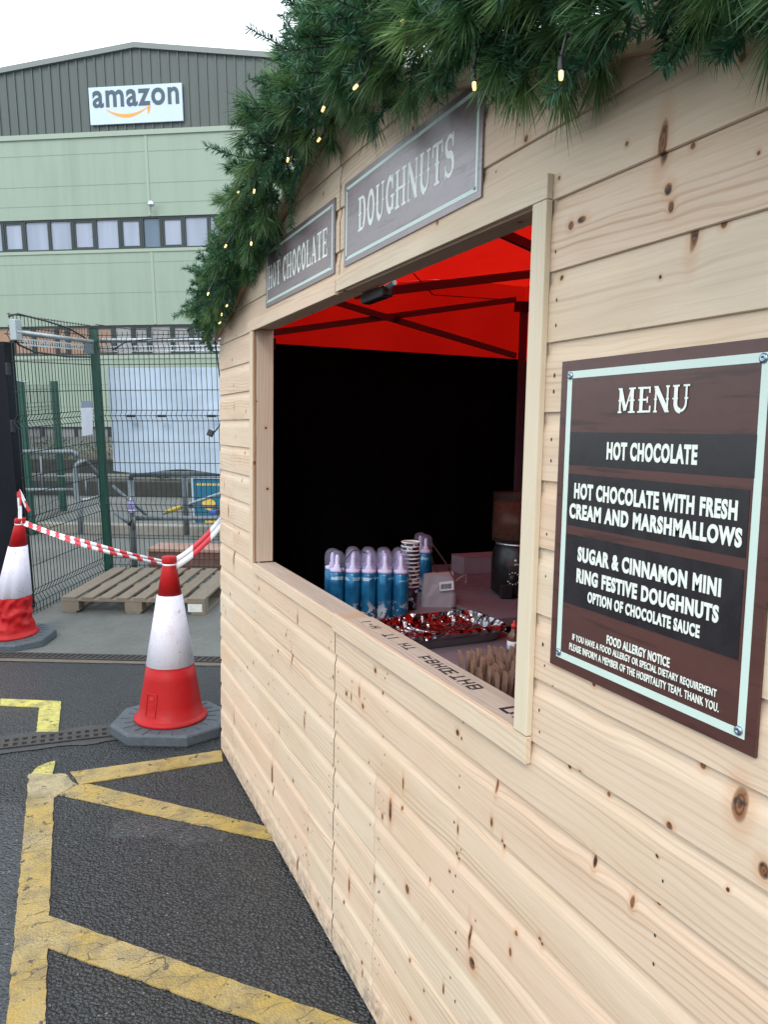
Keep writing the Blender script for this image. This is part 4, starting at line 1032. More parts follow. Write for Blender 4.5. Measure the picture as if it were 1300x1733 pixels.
# loose lead from the eave with its plug
lead = MB(); lead.tube([V((.74, 3.77, 1.98)), on(364, 575, 1, 3.85), on(368, 610, 1, 3.9), on(372, 640, 1, 3.9), on(380, 690, 1, 3.86), on(376, 715, 1, 3.84), on(362, 732, 1, 3.82)], .0035, 6)
pl = wthing('loose_plug', 'black plug on a lead dangling from the kiosk corner', 'plug', on(357, 733, 1, 3.82))
lead.build('lead', M_BLACKPL, pl)
A = on(356, 733, 1, 3.82); mb = MB(); mb.cbox(A, RT*.026+DN*.012, -DN*.030+RT*.012, fw*.028); mb.build('plug_body', M_BLACKPL, pl, .004)
cp = wthing('blue_clamp', 'small blue clamp gripping the far edge of the kiosk', 'clamp', on(362, 867, 1, 3.75))
A = on(361, 867, 1, 3.755); mb = MB(); mb.cbox(A, RT*.038, DN*.021, fw*.03); mb.build('clamp_jaw', M_BLUECL, cp, .004); mb = MB(); mb.cbox(A+RT*.024, RT*.010, DN*.028, fw*.034); mb.build('clamp_pad', M_BLACKPL, cp, .003)

# ------------------------------------------------------------------ traffic cones and tape
def octo(w, l, c):  return [(-w+c, -l), (w-c, -l), (w, -l+c), (w, l-c), (w-c, l), (-w+c, l), (-w, l-c), (-w, -l+c)]
def cone_base(root, notch):
    mb = MB(); hx, hy, c = .285, .255, .135
    def ring(s, z): return [(x*s, y*s, z) for x, y in octo(hx, hy, c)]
    rs = []
    for s, z in ((.985, .0), (1.0, .008), (1.0, .050), (.985, .058), (.955, .062), (.66, .062)): rs.append(ring(s, z))
    fs = []
    vs = [p for r in rs for p in r]
    mb.raw(vs, [(i*8+j, i*8+(j+1) % 8, (i+1)*8+(j+1) % 8, (i+1)*8+j) for i in range(len(rs)-1) for j in range(8)]); mb.raw(rs[-1], [tuple(range(8))]); mb.raw(rs[0], [tuple(reversed(range(8)))])
    for k in range(22):                       # raised ribs on the top
        a = 2*math.pi*(k+.5)/22; d = V((math.cos(a), math.sin(a), 0)); n_ = V((-d.y, d.x, 0))
        mb.box(d*.195-n_*.003+Z_*.0621, d*(.045+.02*(k % 2)), n_*.006, Z_*.0035)
    mb.build('base', M_RUBBER, root, .004)
def cone(name, label, M, crush=0.):
    root = thing(name, label, 'traffic cone', M=M, group='traffic cones'); cone_base(root, 1)
    def rad(z): return .172-.1655*(z-.06)
    def deform(p):
        if not crush: return p
        q = p.copy(); z = p.z; k = math.exp(-((z-.24)/.15)**2); a = math.atan2(p.y, p.x)
        n_ = lambda s_, o: 1-2*abs(mnoise.noise(V((math.cos(a)*s_+o, math.sin(a)*s_, z*s_*4.5))))
        f_ = 1 + crush*k*(.17*n_(1.9, 3.)+.10*n_(3.6, 8.)-.20)
        lean = max(0, z-.1)*.17
        q.x = p.x*f_ + lean; q.y = p.y*f_; 
        return q
    z = lin(.092, .356, 26 if crush else 5); n = 64
    mb = MB(); mb.lathe([(.05, .0625), (.184, .0625), (.190, .068), (.188, .078), (.178, .084)]+[(rad(q), q) for q in z], n, fn=deform); mb.build('cone_skirt', M_RED, root)
    mb = MB(); mb.lathe([(rad(.356)-.001, .3565), (rad(.356)+.0022, .3575), (rad(.72)+.0022, .725), (rad(.72)-.001, .726)], n, fn=deform); mb.build('reflective_sleeve', M_SLEEVE, root)
    mb = MB(); mb.lathe([(rad(.7265), .7265), (.038, .872), (.033, .882), (.031, .890), (.037, .893), (.0385, .90), (.0385, .922), (.035, .928), (.0, .928)], n, fn=deform); mb.build('cone_tip', M_RED, root)
    return root
rc = on(289, 1213, 2, .062); RC = V((rc.x, rc.y, .0005)); 
cR = cone('traffic_cone', 'upright red and white traffic cone by the kiosk corner', frame(RC, rr, ff, Z_))
# moulded maker's plate
mb = MB()
for o, a, c in (((-.045, 0, .0), (.09, 0, 0), (0, 0, .003)), ((-.045, 0, .115), (.09, 0, 0), (0, 0, .004)), ((-.045, 0, .004), (.004, 0, 0), (0, 0, .111)), ((.041, 0, .004), (.004, 0, 0), (0, 0, .111)), ((-.03, 0, .04), (.06, 0, 0), (0, 0, .003)), ((-.025, 0, .06), (.05, 0, 0), (0, 0, .003)), ((-.022, 0, .05), (.044, 0, 0), (0, 0, .003)), ((-.018, 0, .085), (.036, 0, 0), (0, 0, .016))): mb.box(V(o)-V((0, .0028, 0)), a, (0, .004, 0), c)
al = math.radians(-24); nrm_ = V((math.sin(al), -math.cos(al), .16)).normalized(); tx = V((math.cos(al), math.sin(al), 0)); tz = tx.cross(-nrm_).normalized()
P0 = V((math.sin(al)*.1625, -math.cos(al)*.1625, .115)); mb.build('maker_plate', plain('moulded_red', (.42, .012, .014), .45), cR, M=frame(P0, tx, -nrm_, tz) @ Matrix.Diagonal((.72, 1, 1, 1)))
lc = onp(18, 1073, OB+UB*.062, UB); LC = lc - UB*.062; LC.z = hz(LC.x, LC.y)+.001
cL = cone('traffic_cone', 'crumpled leaning red and white traffic cone by the mesh fence', frame(LC, (rr-UB*rr.dot(UB)).normalized(), UB.cross((rr-UB*rr.dot(UB)).normalized()), UB), crush=1.)
def tape(name, label, pts, w, ups, stripe=.12, slant=.6, N=90):
    """flat barrier tape following pts, its width along ups, red and white slanted stripes"""
    def lerp_list(L, t_):
        k = t_*(len(L)-1); i = min(len(L)-2, int(k)); return V(L[i]).lerp(V(L[i+1]), k-i)
    mb = MB(); q = []; s = 0; prev = None; tot = sum((V(a)-V(b)).length for a, b in zip(pts, pts[1:]))
    for i in range(N+1):
        p = lerp_list(pts, i/N); u = lerp_list(ups, i/N).normalized()*(w/2)
        q.append((p-u, p, p+u, tot*i/N))
    for i in range(N):
        for k in (0, 1):
            m = int(math.floor((q[i][3]+k*stripe*slant*.5)/stripe)) % 2
            mb.face((q[i][k], q[i+1][k], q[i+1][k+1], q[i][k+1]), m=m, smooth=True)
    o = mb.build(name, [M_TAPEW, M_TAPER]); so2 = o.modifiers.new('thick', 'SOLIDIFY'); so2.thickness = .0006
    return tag(o, label, 'barrier tape')
RTOP = RC + Z_*.893; ML = cL.matrix_world; LTOP = ML @ V((.136, 0, .893)); 
A, B = LTOP + rr*.03, RTOP - rr*.034; sag = []
for i in range(25):
    t_ = i/24; sag.append(A.lerp(B, t_) - Z_*(.022*4*t_*(1-t_)))
ups = []
for i in range(25):
    t_ = i/24; a = .9*math.sin(t_*5+.4)+.25; ups.append(V((0, 0, 1))*math.cos(a)*(.45+.55*min(1, 4*t_*(1-t_)*2)) + (ff*.8)*math.sin(a))
tape('barrier_tape', 'twisted red and white tape sagging between the two traffic cones', sag, .050, ups, .085)
A, B = RTOP + rr*.036, V((.86, 3.742, 1.128)); B = on(376, 881, 1, 3.75)
tape('barrier_tape', 'taut red and white tape from the front cone to the kiosk corner', [A.lerp(B, t_)-Z_*.02*4*t_*(1-t_) for t_ in lin(0, 1, 12)], .066, [V((0, .15, 1))*(.35+.65*min(1, 3*t_)) for t_ in lin(0, 1, 12)], .17, .0)
K = LTOP
tape('barrier_tape', 'loose tape end standing up from the crumpled cone tip', [K+V((.0, -.035, .0)), K+V((.003, -.033, .1)), K+V((-.002, -.032, .225)), K+V((.0, -.033, .235)), K+V((.02, -.035, .19)), K+V((.045, -.04, .12)), K+V((.065, -.043, .085))], .026, [rr*1., rr*.7+ff*.4, rr*.5, rr*.4+Z_*.5, rr+Z_*.6, rr+Z_*.8, rr+Z_*.8], .11)
for root_, lab in ((cR, 'band of tape wound round the neck of the front cone'), (cL, 'band of white tape wound round the neck of the crumpled cone')):
    mb = MB(); cr = root_ is cL
    mb.lathe([(.0345, .881), (.0355, .884), (.0355, .889), (.0335, .8905)], 40, c=(.1335*cr, 0, 0)); o = mb.build('tape_band', M_TAPEW, root_)

# ------------------------------------------------------------------ mesh fence
FP = onp(185, 975, OB, UB)                       # foot of the corner post
GL = -ray(822, 684).normalized(); GL = (GL-UB*GL.dot(UB)).normalized(); ML_ = GL.cross(UB)
def mesh_panel(P, d, n_, L, hgt, root, folds=((.08, .20), (.665, .809), (1.534, 1.634), (2.21, 2.33)), rows=(.02, .40, 1.0, 1.135, 1.332, 1.821, 2.06, 2.42), pitch=.05, r=.0031, depth=.034):
    mb = MB(); prof = [(0, 0)]
    for a, b in folds:
        if b < hgt: prof += [(a, 0), ((a+b)/2, depth), (b, 0)]
    prof.append((hgt, 0))
    n = int(L/pitch)
    for i in range(n+1):
        mb.tube([P + d*(i*pitch) + UB*z + n_*o for z, o in prof], r, 4, smooth=False, cap=False)
    hs = [(z, 0) for z in rows if z < hgt]
    for a, b in folds:
        if b < hgt: hs += [(a, 0), (b, 0), ((a+b)/2, depth)]
    for z, o in hs: mb.tube([P + UB*z + n_*(o+r*1.6), P + d*L + UB*z + n_*(o+r*1.6)], r*1.15, 4, smooth=False, cap=False)
    return mb.build('mesh_panel', M_WIRE, root)
fence = wthing('mesh_fence', 'dark green wire mesh fence with tall corner post behind the pallet', 'fence', FP)
def post(P, h_, root, w=.062, cap=True):
    mb = MB(); mb.box(P-HB*w/2-NB*w/2, HB*w, NB*w, UB*h_); p = mb.build('post', M_FENCE, root, .004)
    mb = MB(); mb.box(P-HB*(w/2+.002)-NB*(w/2+.002)+UB*(h_+.0005), HB*(w+.004), NB*(w+.004), UB*.012); mb.build('post_cap', M_BLACKPL, p)
post(FP, 2.39, fence, .068)
mesh_panel(FP+HB*.05+NB*.04, HB, NB, 2.45, 2.36, fence)
post(FP+HB*2.56, 2.39, fence)
lf = wthing('mesh_fence', 'wire mesh fence side running forward to the black gate post', 'fence', FP+GL*.7)
mesh_panel(FP+GL*.05-HB*.01, GL, -ML_ if ML_.dot(HB) > 0 else ML_, 1.27, 2.43, lf)
mb = MB(); mb.tube([FP+GL*.10+UB*2.27+HB*.03, FP+GL*1.30+UB*2.285+HB*.03], .018, 12); mb.build('top_rail', M_GALV, lf)
def punched(P, d, L, root):
    mb = MB(); h_ = .055; mb.box(P, d*L, UB*.010, NB*.002); mb.box(P+UB*(h_-.010), d*L, UB*.010, NB*.002)
    for i in range(int(L/.035)): mb.box(P+d*(i*.035)+UB*.0101, d*.014, UB*(h_-.0202), NB*.002)
    mb.build('punched_strip', M_STEELBRIGHT, root)
punched(FP+GL*.12+UB*2.185+HB*.028, GL, 1.1, lf)
mb = MB(); mb.cbox(FP+GL*1.275+UB*2.30+HB*.02, GL*.09, HB*.05, UB*.16); mb.build('rail_bracket', M_GALV, lf, .004)
mb = MB(); mb.cbox(FP+GL*.16+UB*2.215+HB*.025, GL*.16, HB*.02, UB*.11); mb.build('rail_bracket', M_GALVD, lf, .003)
mb = MB(); mb.tube([FP+HB*.05+UB*2.283-NB*.03, FP+HB*2.5+UB*2.283-NB*.03], .021, 12); mb.build('top_rail', M_STEELBRIGHT, fence)
punched(FP+HB*.03+UB*2.18-NB*.03, HB, 2.4, fence)
mb = MB(); C1 = [FP+GL*1.32+UB*2.40, FP+GL*1.2+UB*2.43, FP+GL*.8+UB*2.405, FP+GL*.45+UB*2.37, FP+GL*.2+UB*2.31, FP+UB*2.25+NB*.05, FP-HB*.0+UB*2.20+NB*.05]; mb.tube(C1, .008, 6)
mb.tube([FP+GL*1.3+UB*2.25, FP+GL*1.22+UB*2.19, FP+GL*1.0+UB*2.14, FP+GL*.5+UB*2.12, FP+GL*.1+UB*2.13], .008, 6)
tag(mb.build('fence_cable', M_BLACKPL), 'black cable draped along the top of the side fence to the corner post', 'cable')
mb = MB(); mb.tube([FP+HB*.2+UB*2.19+NB*.06, FP+HB*.35+UB*2.27+NB*.06, FP+HB*.6+UB*2.29+NB*.06, FP+HB*1.2+UB*2.30+NB*.06], .006, 6); mb.tube([FP+HB*.05+UB*2.43+NB*.05, FP+HB*.4+UB*2.38+NB*.06, FP+HB*.9+UB*2.36+NB*.05, FP+HB*1.6+UB*2.37+NB*.05], .004, 6)
tag(mb.build('fence_cable', M_BLACKPL), 'thin black cable running along the rear fence top above the banner', 'cable')
# black gate post
gp = wthing('gate_post', 'wide black steel gate post at the left edge', 'gate post', FP+GL*1.4)
A = onp(45, 1036, OB, UB); e1 = (rr-UB*rr.dot(UB)).normalized()
mb = MB(); mb.box(A-e1*.245-ff*.0, e1*.245, UB.cross(e1)*.16, UB*2.215); mb.build('post_body', M_BLACKP, gp, .004)
mb = MB(); mb.box(A-e1*.10+UB*.01-UB.cross(e1)*.006, e1*.098, UB.cross(e1)*.0055, UB*2.18); mb.build('cover_plate', M_BLACKP, gp, .002)
for k in (.25, .95, 1.55, 2.0):
    mb = MB(); mb.cbox(A+e1*.012+UB*k, e1*.022, UB.cross(e1)*.05, UB*.10); mb.build('hinge', M_BLACKPL, gp, .004)
# banner tied behind the rear fence
bn = wthing('white_banner', 'pale blue-white tarpaulin banner tied to the rear mesh fence', 'banner', FP+HB*.8+UB*1.5)
mb = MB(); nx, ny = 40, 14; vs = []
for j in range(ny+1):
    for i in range(nx+1):
        s = .085+2.3*i/nx; z = 1.045+.985*j/ny
        o = .05 + .014*math.sin(i*.55+j*.25) + .010*mnoise.noise(V((i*.3, j*.4, 0)))
        vs.append(FP + HB*s + UB*(z - (.02*math.sin(i*.4) if j == 0 else 0)) - NB*o)
mb.raw(vs, [(j*(nx+1)+i, j*(nx+1)+i+1, (j+1)*(nx+1)+i+1, (j+1)*(nx+1)+i) for j in range(ny) for i in range(nx)], smooth=True); mb.build('sheet', M_BANNER, bn)
for x in (221, 273, 358):
    P = onp(x, 704, FP+NB*.045, NB); mb = MB(); mb.cbox(P, HB*.075, UB*.022, NB*.02); mb.tube([P-HB*.055, P+HB*.055], .005, 6); mb.build('tie', M_BLACKPL, bn)
# paper notice
nt_ = wthing('paper_notice', 'white paper notice tied to the side fence left of the corner post', 'notice', FP+GL*.2+UB*1.5)
mb = MB(); Pn = onp(146, 711, FP, ML_); vs = []
a_, b_ = onp(136, 690, FP+HB*.03, ML_), onp(156, 690, FP+HB*.03, ML_); c_, d_ = onp(139, 738, FP+HB*.03, ML_), onp(156, 735, FP+HB*.03, ML_)
mb.prism([c_, d_, b_, a_], HB*.002); mb.build('sheet', M_PAPER, nt_)
mb = MB(); mb.cbox((a_+b_)/2+UB*.03+HB*.0, GL*(b_-a_).length*.9, UB*.06, HB*.004); mb.build('sleeve_top', M_PANE, nt_)

# ------------------------------------------------------------------ pallet
PA = onp(105, 1037, OB, UB); e1 = (onp(347, 1041, OB, UB)-PA); LP = e1.length; e1.normalize(); e2 = UB.cross(e1); DP = 1.05
pal = wthing('wooden_pallet', 'weathered wooden pallet lying on the concrete in front of the fence', 'pallet', PA+e1*LP/2)
wds = [.125, .10, .105, .10, .10, .10, .105, .15]; gap = (LP-sum(wds))/(len(wds)-1); s = 0
for i, w_ in enumerate(wds):
    mb = MB(); mb.box(PA+e1*s+UB*.119, e1*w_, e2*DP, UB*.019, grain=1, seed=i*1.37); mb.build('deck_board', M_PALLET, pal, .002); s += w_+gap
for k in (0, DP/2-.05, DP-.10):
    mb = MB(); mb.box(PA+e2*k+UB*.1005, e1*LP, e2*.10, UB*.018, grain=0, seed=k*5+2); mb.build('stringer_board', M_PALLET, pal, .002)
    for j in (0, LP/2-.07, LP-.145):
        mb = MB(); mb.box(PA+e1*j+e2*(k+.002)+UB*.0185, e1*.145, e2*.096, UB*.0815, grain=1, seed=j*3+k+7); 
        o = mb.build('block', M_PALLET, pal, .002)
for k in (0, LP/2-.06, LP-.12):
    mb = MB(); mb.box(PA+e1*k+UB*.001, e1*.12, e2*DP, UB*.017, grain=1, seed=k*2+11); mb.build('skid_board', M_PALLET, pal, .002)
mb = MB(); mb.box(PA+e1*(LP-.143)-e2*.0022+UB*.024, e1*.12, e2*.002, UB*.068); mb.build('paint_mark', plain('old_white_paint', (.50, .50, .48), .7, 0, .3, 25), pal)

# ------------------------------------------------------------------ things behind the fence
def pipe(name, pts, r, parent, mat=M_GALVD): mb = MB(); mb.tube(pts, r, 10); return mb.build(name, mat, parent)
R0 = onp(228, 975, OB, UB)+ (-NB)*.12
rr_ = wthing('handrail', 'grey tubular handrail with two rails behind the rear fence', 'railing', R0)
zt = (R0 - onp(228, 975, OB, UB)); 
rp = lambda x, y, o=0.: onp(x, y, R0-NB*o, NB)
pipe('post', [rp(228, 974), rp(224, 880), rp(220.5, 812)], .030, rr_)
pipe('top_bar', [rp(220.5, 812), rp(222, 804), rp(230, 802), rp(420, 802)], .026, rr_)
pipe('middle_bar', [rp(228, 877), rp(420, 877)], .024, rr_)
pipe('rear_post', [rp(312, 800, .5), rp(313.5, 850, .5), rp(316, 905, .5)], .03, rr_)
pipe('brace', [rp(190, 822, .15), rp(248, 872, .15)], .016, rr_); pipe('brace', [rp(194, 868, .1), rp(222, 888, .1)], .02, rr_)
pipe('clamp_joint', [rp(217, 888, -.03), rp(226, 876, -.03), rp(226, 896, -.03)], .022, rr_)
ba = wthing('traffic_barrier', 'grey tube arm with a yellow sleeve slanting behind the rear fence', 'barrier arm', rp(300, 862, .7))
pipe('barrier_pole', [rp(276, 869, .75), rp(312, 856, .75), rp(380, 833, .75)], .018, ba, M_GALV); pipe('lower_rail', [rp(316, 857, .75), rp(380, 858, .75)], .018, ba); pipe('yellow_sleeve', [rp(282, 866.5, .75), rp(307, 857.5, .75)], .024, ba, M_YELBAR); pipe('socket', [rp(310, 858, .75), rp(318, 855, .75)], .03, ba, M_GALVD)
# soap bottle on the handrail post
sb = wthing('soap_bottle', 'violet pump soap bottle fixed to the handrail post', 'bottle', rp(222, 855, -.06))
A = rp(222, 868, -.05); mb = MB(); M_ = frame(A, HB, -NB, UB)
mb.lathe([(.030, 0), (.033, .004), (.033, .085), (.026, .105), (.012, .118), (.012, .125), (0, .125)], 20); mb.build('bottle_body', M_SOAP, sb, M=M_)
mb = MB(); mb.lathe([(.014, .1255), (.014, .138), (.006, .142), (.006, .165), (0, .165)], 14); mb.cbox((-.012, 0, .162), (.045, 0, 0), (0, .012, 0), (0, 0, .01)); mb.build('pump', M_SOAPW, sb, M=M_)
mb = MB(); mb.lathe([(.0335, .01), (.0335, .035)], 20); mb.build('bottle_label', M_SOAPW, sb, M=M_)
# second loop of railings on the left
bgp = lambda x, y, dep: EYE + ray(x, y)*dep
lr = wthing('handrail', 'looped grey handrail end seen through the side fence', 'railing', bgp(130, 900, 9.2))
pipe('top_bar', [bgp(20, 765, 9.2), bgp(122, 764.5, 9.2), bgp(128, 767, 9.2), bgp(129, 775, 9.2)], .028, lr); pipe('lower_bar', [bgp(20, 829, 9.2), bgp(126, 829, 9.2)], .022, lr)
pipe('loop', [bgp(136, 905, 9.), bgp(135, 855, 9.), bgp(129, 838, 9.), bgp(127, 800, 9.), bgp(129, 787, 9.), bgp(136, 781, 9.), bgp(143, 781, 9.), bgp(150, 788, 9.2), bgp(166, 803, 9.5), bgp(168, 812, 9.5), bgp(171, 846, 9.5), bgp(176, 870, 9.5), bgp(178, 905, 9.5)], .030, lr)
pipe('link_bar', [bgp(137, 847, 9.), bgp(150, 845, 9.1), bgp(164, 841, 9.4)], .02, lr, M_GALV)
pipe('far_post', [bgp(68, 772, 9.8), bgp(71, 830, 9.8)], .012, lr); pipe('far_bar', [bgp(40, 806, 10.2), bgp(180, 806, 10.2)], .014, lr); pipe('far_post', [bgp(144, 808, 10.2), bgp(146, 838, 10.2)], .012, lr)
# second mesh fence farther back
q1, q2 = onp(54, 905, OB, UB), onp(108, 876, OB, UB)
f2 = wthing('mesh_fence', 'lower green mesh fence with two posts standing farther back', 'fence', q2)
u1 = (q2-q1).normalized()
for P, h_, w_ in ((q1, 1.93, .075), (q2, 1.93, .075)):
    mb = MB(); mb.box(P-HB*w_/2-NB*w_/2, HB*w_, NB*w_, UB*h_); mb.build('post', M_FENCE, f2, .004)
mesh_panel(q1, u1, (u1.cross(UB)), (q2-q1).length+.0, 1.88, f2, folds=((.1, .2), (.8, .9), (1.55, 1.65)), rows=(.3, .5, 1.0, 1.2, 1.4, 1.82), r=.0022)
mb = MB(); mb.tube([bgp(24, 643, 8.6), bgp(36, 646, 8.7), bgp(48, 646, 8.6), bgp(49, 641, 8.6)], .008, 6); mb.build('wire_tie', M_GALV, f2)
# low brick wall with coping, kerb and planted bed
bw0 = onp(231, 978, OB, UB)-NB*.30
bwall = thing('brick_wall', 'low dark red brick wall with pinkish coping behind the pallet', 'wall', M=frame(bw0, HB, -NB, UB))
mb = MB(); mb.box((0, 0, 0), (3., 0, 0), (0, .23, 0), (0, 0, .20)); mb.build('brickwork', M_BRICK, bwall)
mb = MB(); mb.box((-.01, -.012, .2005), (3.02, 0, 0), (0, .30, 0), (0, 0, .035)); mb.build('coping', M_CAP, bwall, .006)
w2 = thing('brick_wall', 'higher brick step rising behind the low brick wall', 'wall', M=frame(bw0+HB*.75-NB*.62, HB, -NB, UB))
mb = MB(); mb.box((0, 0, 0), (2.3, 0, 0), (0, .23, 0), (0, 0, .30)); mb.build('brickwork', M_BRICK, w2); mb = MB(); mb.box((-.01, -.012, .3005), (2.32, 0, 0), (0, .30, 0), (0, 0, .035)); mb.build('coping', M_CAP, w2, .006)
kb = onp(180, 905, OB, UB); mb = MB(); mb.box(kb-HB*5, HB*11, -NB*.14, UB*.13); kind(mb.build('kerb', M_KERB, None, .01), 'structure')
fp_ = MB(); fp_.box(kb-HB*5-NB*.14, HB*11, -NB*3.2, UB*.10); kind(fp_.build('footpath', M_CONC), 'structure')
pb = onp(180, 880, OB, UB)
pb = pb + (onp(180, 895, OB, UB)-pb)*0
bed = thing('planting_bed', 'raised planting bed edged with dark timber in front of the warehouse', 'planter', M=frame(pb-HB*6-NB*1.6+UB*.10, HB, -NB, UB))
for k, (zz, dep) in enumerate(((0, 0), (.28, .7))):
    mb = MB(); mb.box((0, dep, zz), (14, 0, 0), (0, .12, 0), (0, 0, .24)); mb.build('timber_edge', M_SLEEPER, bed, .01)
    mb = MB(); mb.box((0, dep+.121, zz), (14, 0, 0), (0, .58 if k == 0 else 1.6, 0), (0, 0, .20)); mb.build('soil', M_SOIL, bed)
def shrub(P, h_, w_, label, mat=M_LEAFB, n=420):
    r_ = wthing('garden_shrub', label, 'plant', P); mb = MB(); rs = random.Random(int(h_*1000+P.x*77)); st_ = MB()
    for i in range(9):
        d = V((rs.uniform(-1, 1), rs.uniform(-1, 1), rs.uniform(.6, 1.6))).normalized()*h_*rs.uniform(.6, 1); st_.tube([P, P+d*.5+UB*.02, P+V((d.x*w_/h_, d.y*w_/h_, d.z*.9))], [.008, .005, .002], 5, cap=False)
    for i in range(n):
        a = rs.uniform(0, 6.28); k = rs.random()**.5; c = P + V((math.cos(a)*w_*k, math.sin(a)*w_*k*.7, h_*(.15+.85*rs.random()*(1-.35*k))))
        if mnoise.noise(c*6) < -.12: continue
        d = V((rs.uniform(-1, 1), rs.uniform(-1, 1), rs.uniform(-.5, 1))).normalized(); s_ = d.orthogonal().normalized()*.016; l_ = .05*rs.uniform(.6, 1.3)
        mb.face((c, c+d*l_*.5+s_, c+d*l_, c+d*l_*.5-s_))
    mb.build('foliage', mat, r_); st_.build('stems', M_TWIG, r_)
BT = lambda s, dep, zz: (pb-HB*6-NB*1.6+UB*.10) + HB*s - NB*dep + UB*zz
shrub(BT(6.9, .42, .20), .42, .34, 'dark bushy shrub in the planting bed above the right handrail', n=700); shrub(BT(5.1, .95, .48), .40, .6, 'brown-green low shrub in the planting bed seen through the side fence', plain('russet_leaf', (.085, .075, .04), .7, 0, .4), 600)
shrub(BT(7.9, 1.1, .48), .35, .5, 'thin shrub in the planting bed near the blue poster', n=300); shrub(BT(6.0, .4, .2), .22, .3, 'low sparse shrub left of the handrail post', n=220)
shrub(BT(4.0, 1.0, .48), .4, .6, 'thick shrub at the far left of the planting bed', n=500)
# dry twigs at the foot of the corner post
tw = MB(); P0 = FP + HB*.2 + NB*.02; rs = random.Random(9)
for i in range(16):
    d = V((rs.uniform(-1, 1)*HB.x, rs.uniform(-.4, .4), rs.uniform(.3, 1))).normalized()*rs.uniform(.12, .3); tw.tube([P0+HB*rs.uniform(-.1, .25), P0+d*.6+HB*.04, P0+d+HB*.10], [.003, .002, .001], 4, cap=False)
tag(tw.build('dry_twigs', M_TWIG), 'bare dry twigs at the foot of the fence corner post', 'twigs')
# blue poster board
pz = onp(330, 897, OB+UB*.0, UB)*1.0
po = thing('poster_board', 'blue poster board with yellow lettering in a pale frame beside the kiosk corner', 'poster', M=frame(pz, HB, -NB, UB))
mb = MB(); mb.box((0, 0, .0), (.62, 0, 0), (0, .03, 0), (0, 0, .69)); mb.build('panel', M_BLUEPOST, po)
mb = MB(); frame_band(mb, -.02, -.015, .66, .705, .028, 0, .02); mb.build('frame', M_POSTFR, po, M=Matrix.Rotation(math.pi/2, 4, 'X'))
mb = MB(); rs = random.Random(4)
for k in range(13): mb.box((.05+k*.035, -.0025, .585), (.024, 0, 0), (0, .002, 0), (0, 0, .03))
mb.build('yellow_heading', M_YELPOST, po)
for cx, cz_, rx, rz in ((.20, .34, .085, .075), (.22, .10, .08, .06)):
    mb = MB(); mb.prism([(cx+rx*math.cos(a)*(1+.12*math.sin(3*a)), -.0025, cz_+rz*math.sin(a)) for a in lin(0, 6.0, 22)], (0, .002, 0)); mb.build('yellow_print', M_YELPOST, po)

# ------------------------------------------------------------------ warehouse
B0 = EYE + ray(255, 745)*28
BM = frame(B0, HB, -NB, UB)      # local x right, y away, z up; facade at y = 0
bd = thing('warehouse', 'large pale green warehouse with grey ribbed gable and window strips', 'building', M=BM)
ZB, SA, SB_ = -.6, -26., 26.
RIDGE = (.2, 13.22)
def rz_(s): return RIDGE[1]-abs(s-RIDGE[0])*(.114 if s < RIDGE[0] else .120)
mb = MB(); mb.prism([(SA, .03, 10.46), (SB_, .03, 10.46), (SB_, .03, rz_(SB_)-.1), (RIDGE[0], .03, rz_(RIDGE[0])-.1), (SA, .03, rz_(SA)-.1)], (0, 30, 0))
s = SA
while s < SB_:
    mb.box((s, -.012, 10.47), (.055, 0, 0), (0, .041, 0), (0, 0, rz_(s+.03)-.12-10.47)); s += .325
    
mb.build('ribbed_gable', M_GREYC, bd)
mb = MB()
for a, c in ((SA, RIDGE[0]), (RIDGE[0], SB_)):
    P, Q = V((a, -.10, rz_(a)-.16)), V((c, -.10, rz_(c)-.16)); mb.box(P, Q-P, (0, 30.4, 0), (0, 0, .17))
mb.build('roof', M_GREYD, bd)
# green wall cut round the window strips
wl_ = MB(); strips_ = [(6.65, 7.71, -12., 10.), (3.03, 4.07, -12., 10.), (-.35, .48, -12., -.2)]
def gw(z0, z1, s0=SA, s1=SB_): wl_.box((s0, 0, z0), (s1-s0, 0, 0), (0, .25, 0), (0, 0, z1-z0))
gw(7.71, 10.455); gw(4.07, 6.65); gw(.48, 3.03); gw(-.2, .48, -.2, SB_)
for z0, z1 in ((6.65, 7.71), (3.03, 4.07)): gw(z0, z1, SA, -12); gw(z0, z1, 10, SB_)
gw(-.2, .48, SA, -12)
wl_.build('green_wall', M_GREENP, bd)
mb = MB(); mb.box((SA, .26, ZB), (SB_-SA, 0, 0), (0, .3, 0), (0, 0, 11)); mb.build('inner_wall', M_WFRAME, bd)
mb = MB()
for z in (9.82, 8.80, 8.155, 6.20, 5.18, 2.0, 1.2): mb.box((SA, -.004, z-.011), (SB_-SA, 0, 0), (0, .0036, 0), (0, 0, .022))
mb.build('panel_joint', M_GREENJ, bd)
mb = MB()
for s_ in (.40-7.6, .40, 8.0): 
    for z0, z1 in ((7.73, 10.33), (4.09, 6.53)): mb.box((s_-.045, -.022, z0), (.09, 0, 0), (0, .0215, 0), (0, 0, z1-z0))
mb.box((SA, -.06, 10.34), (SB_-SA, 0, 0), (0, .0595, 0), (0, 0, .16)); mb.box((SA, -.035, 6.54), (SB_-SA, 0, 0), (0, .0345, 0), (0, 0, .105)); mb.box((SA, -.035, 2.9), (SB_-SA, 0, 0), (0, .0345, 0), (0, 0, .12))
mb.build('flashing', M_GREENT, bd)
mb = MB(); mb.box((SA, -.02, ZB), (SB_-SA, 0, 0), (0, .27, 0), (0, 0, .39-.6-ZB)); mb.build('brick_plinth', M_BRICKO, bd)
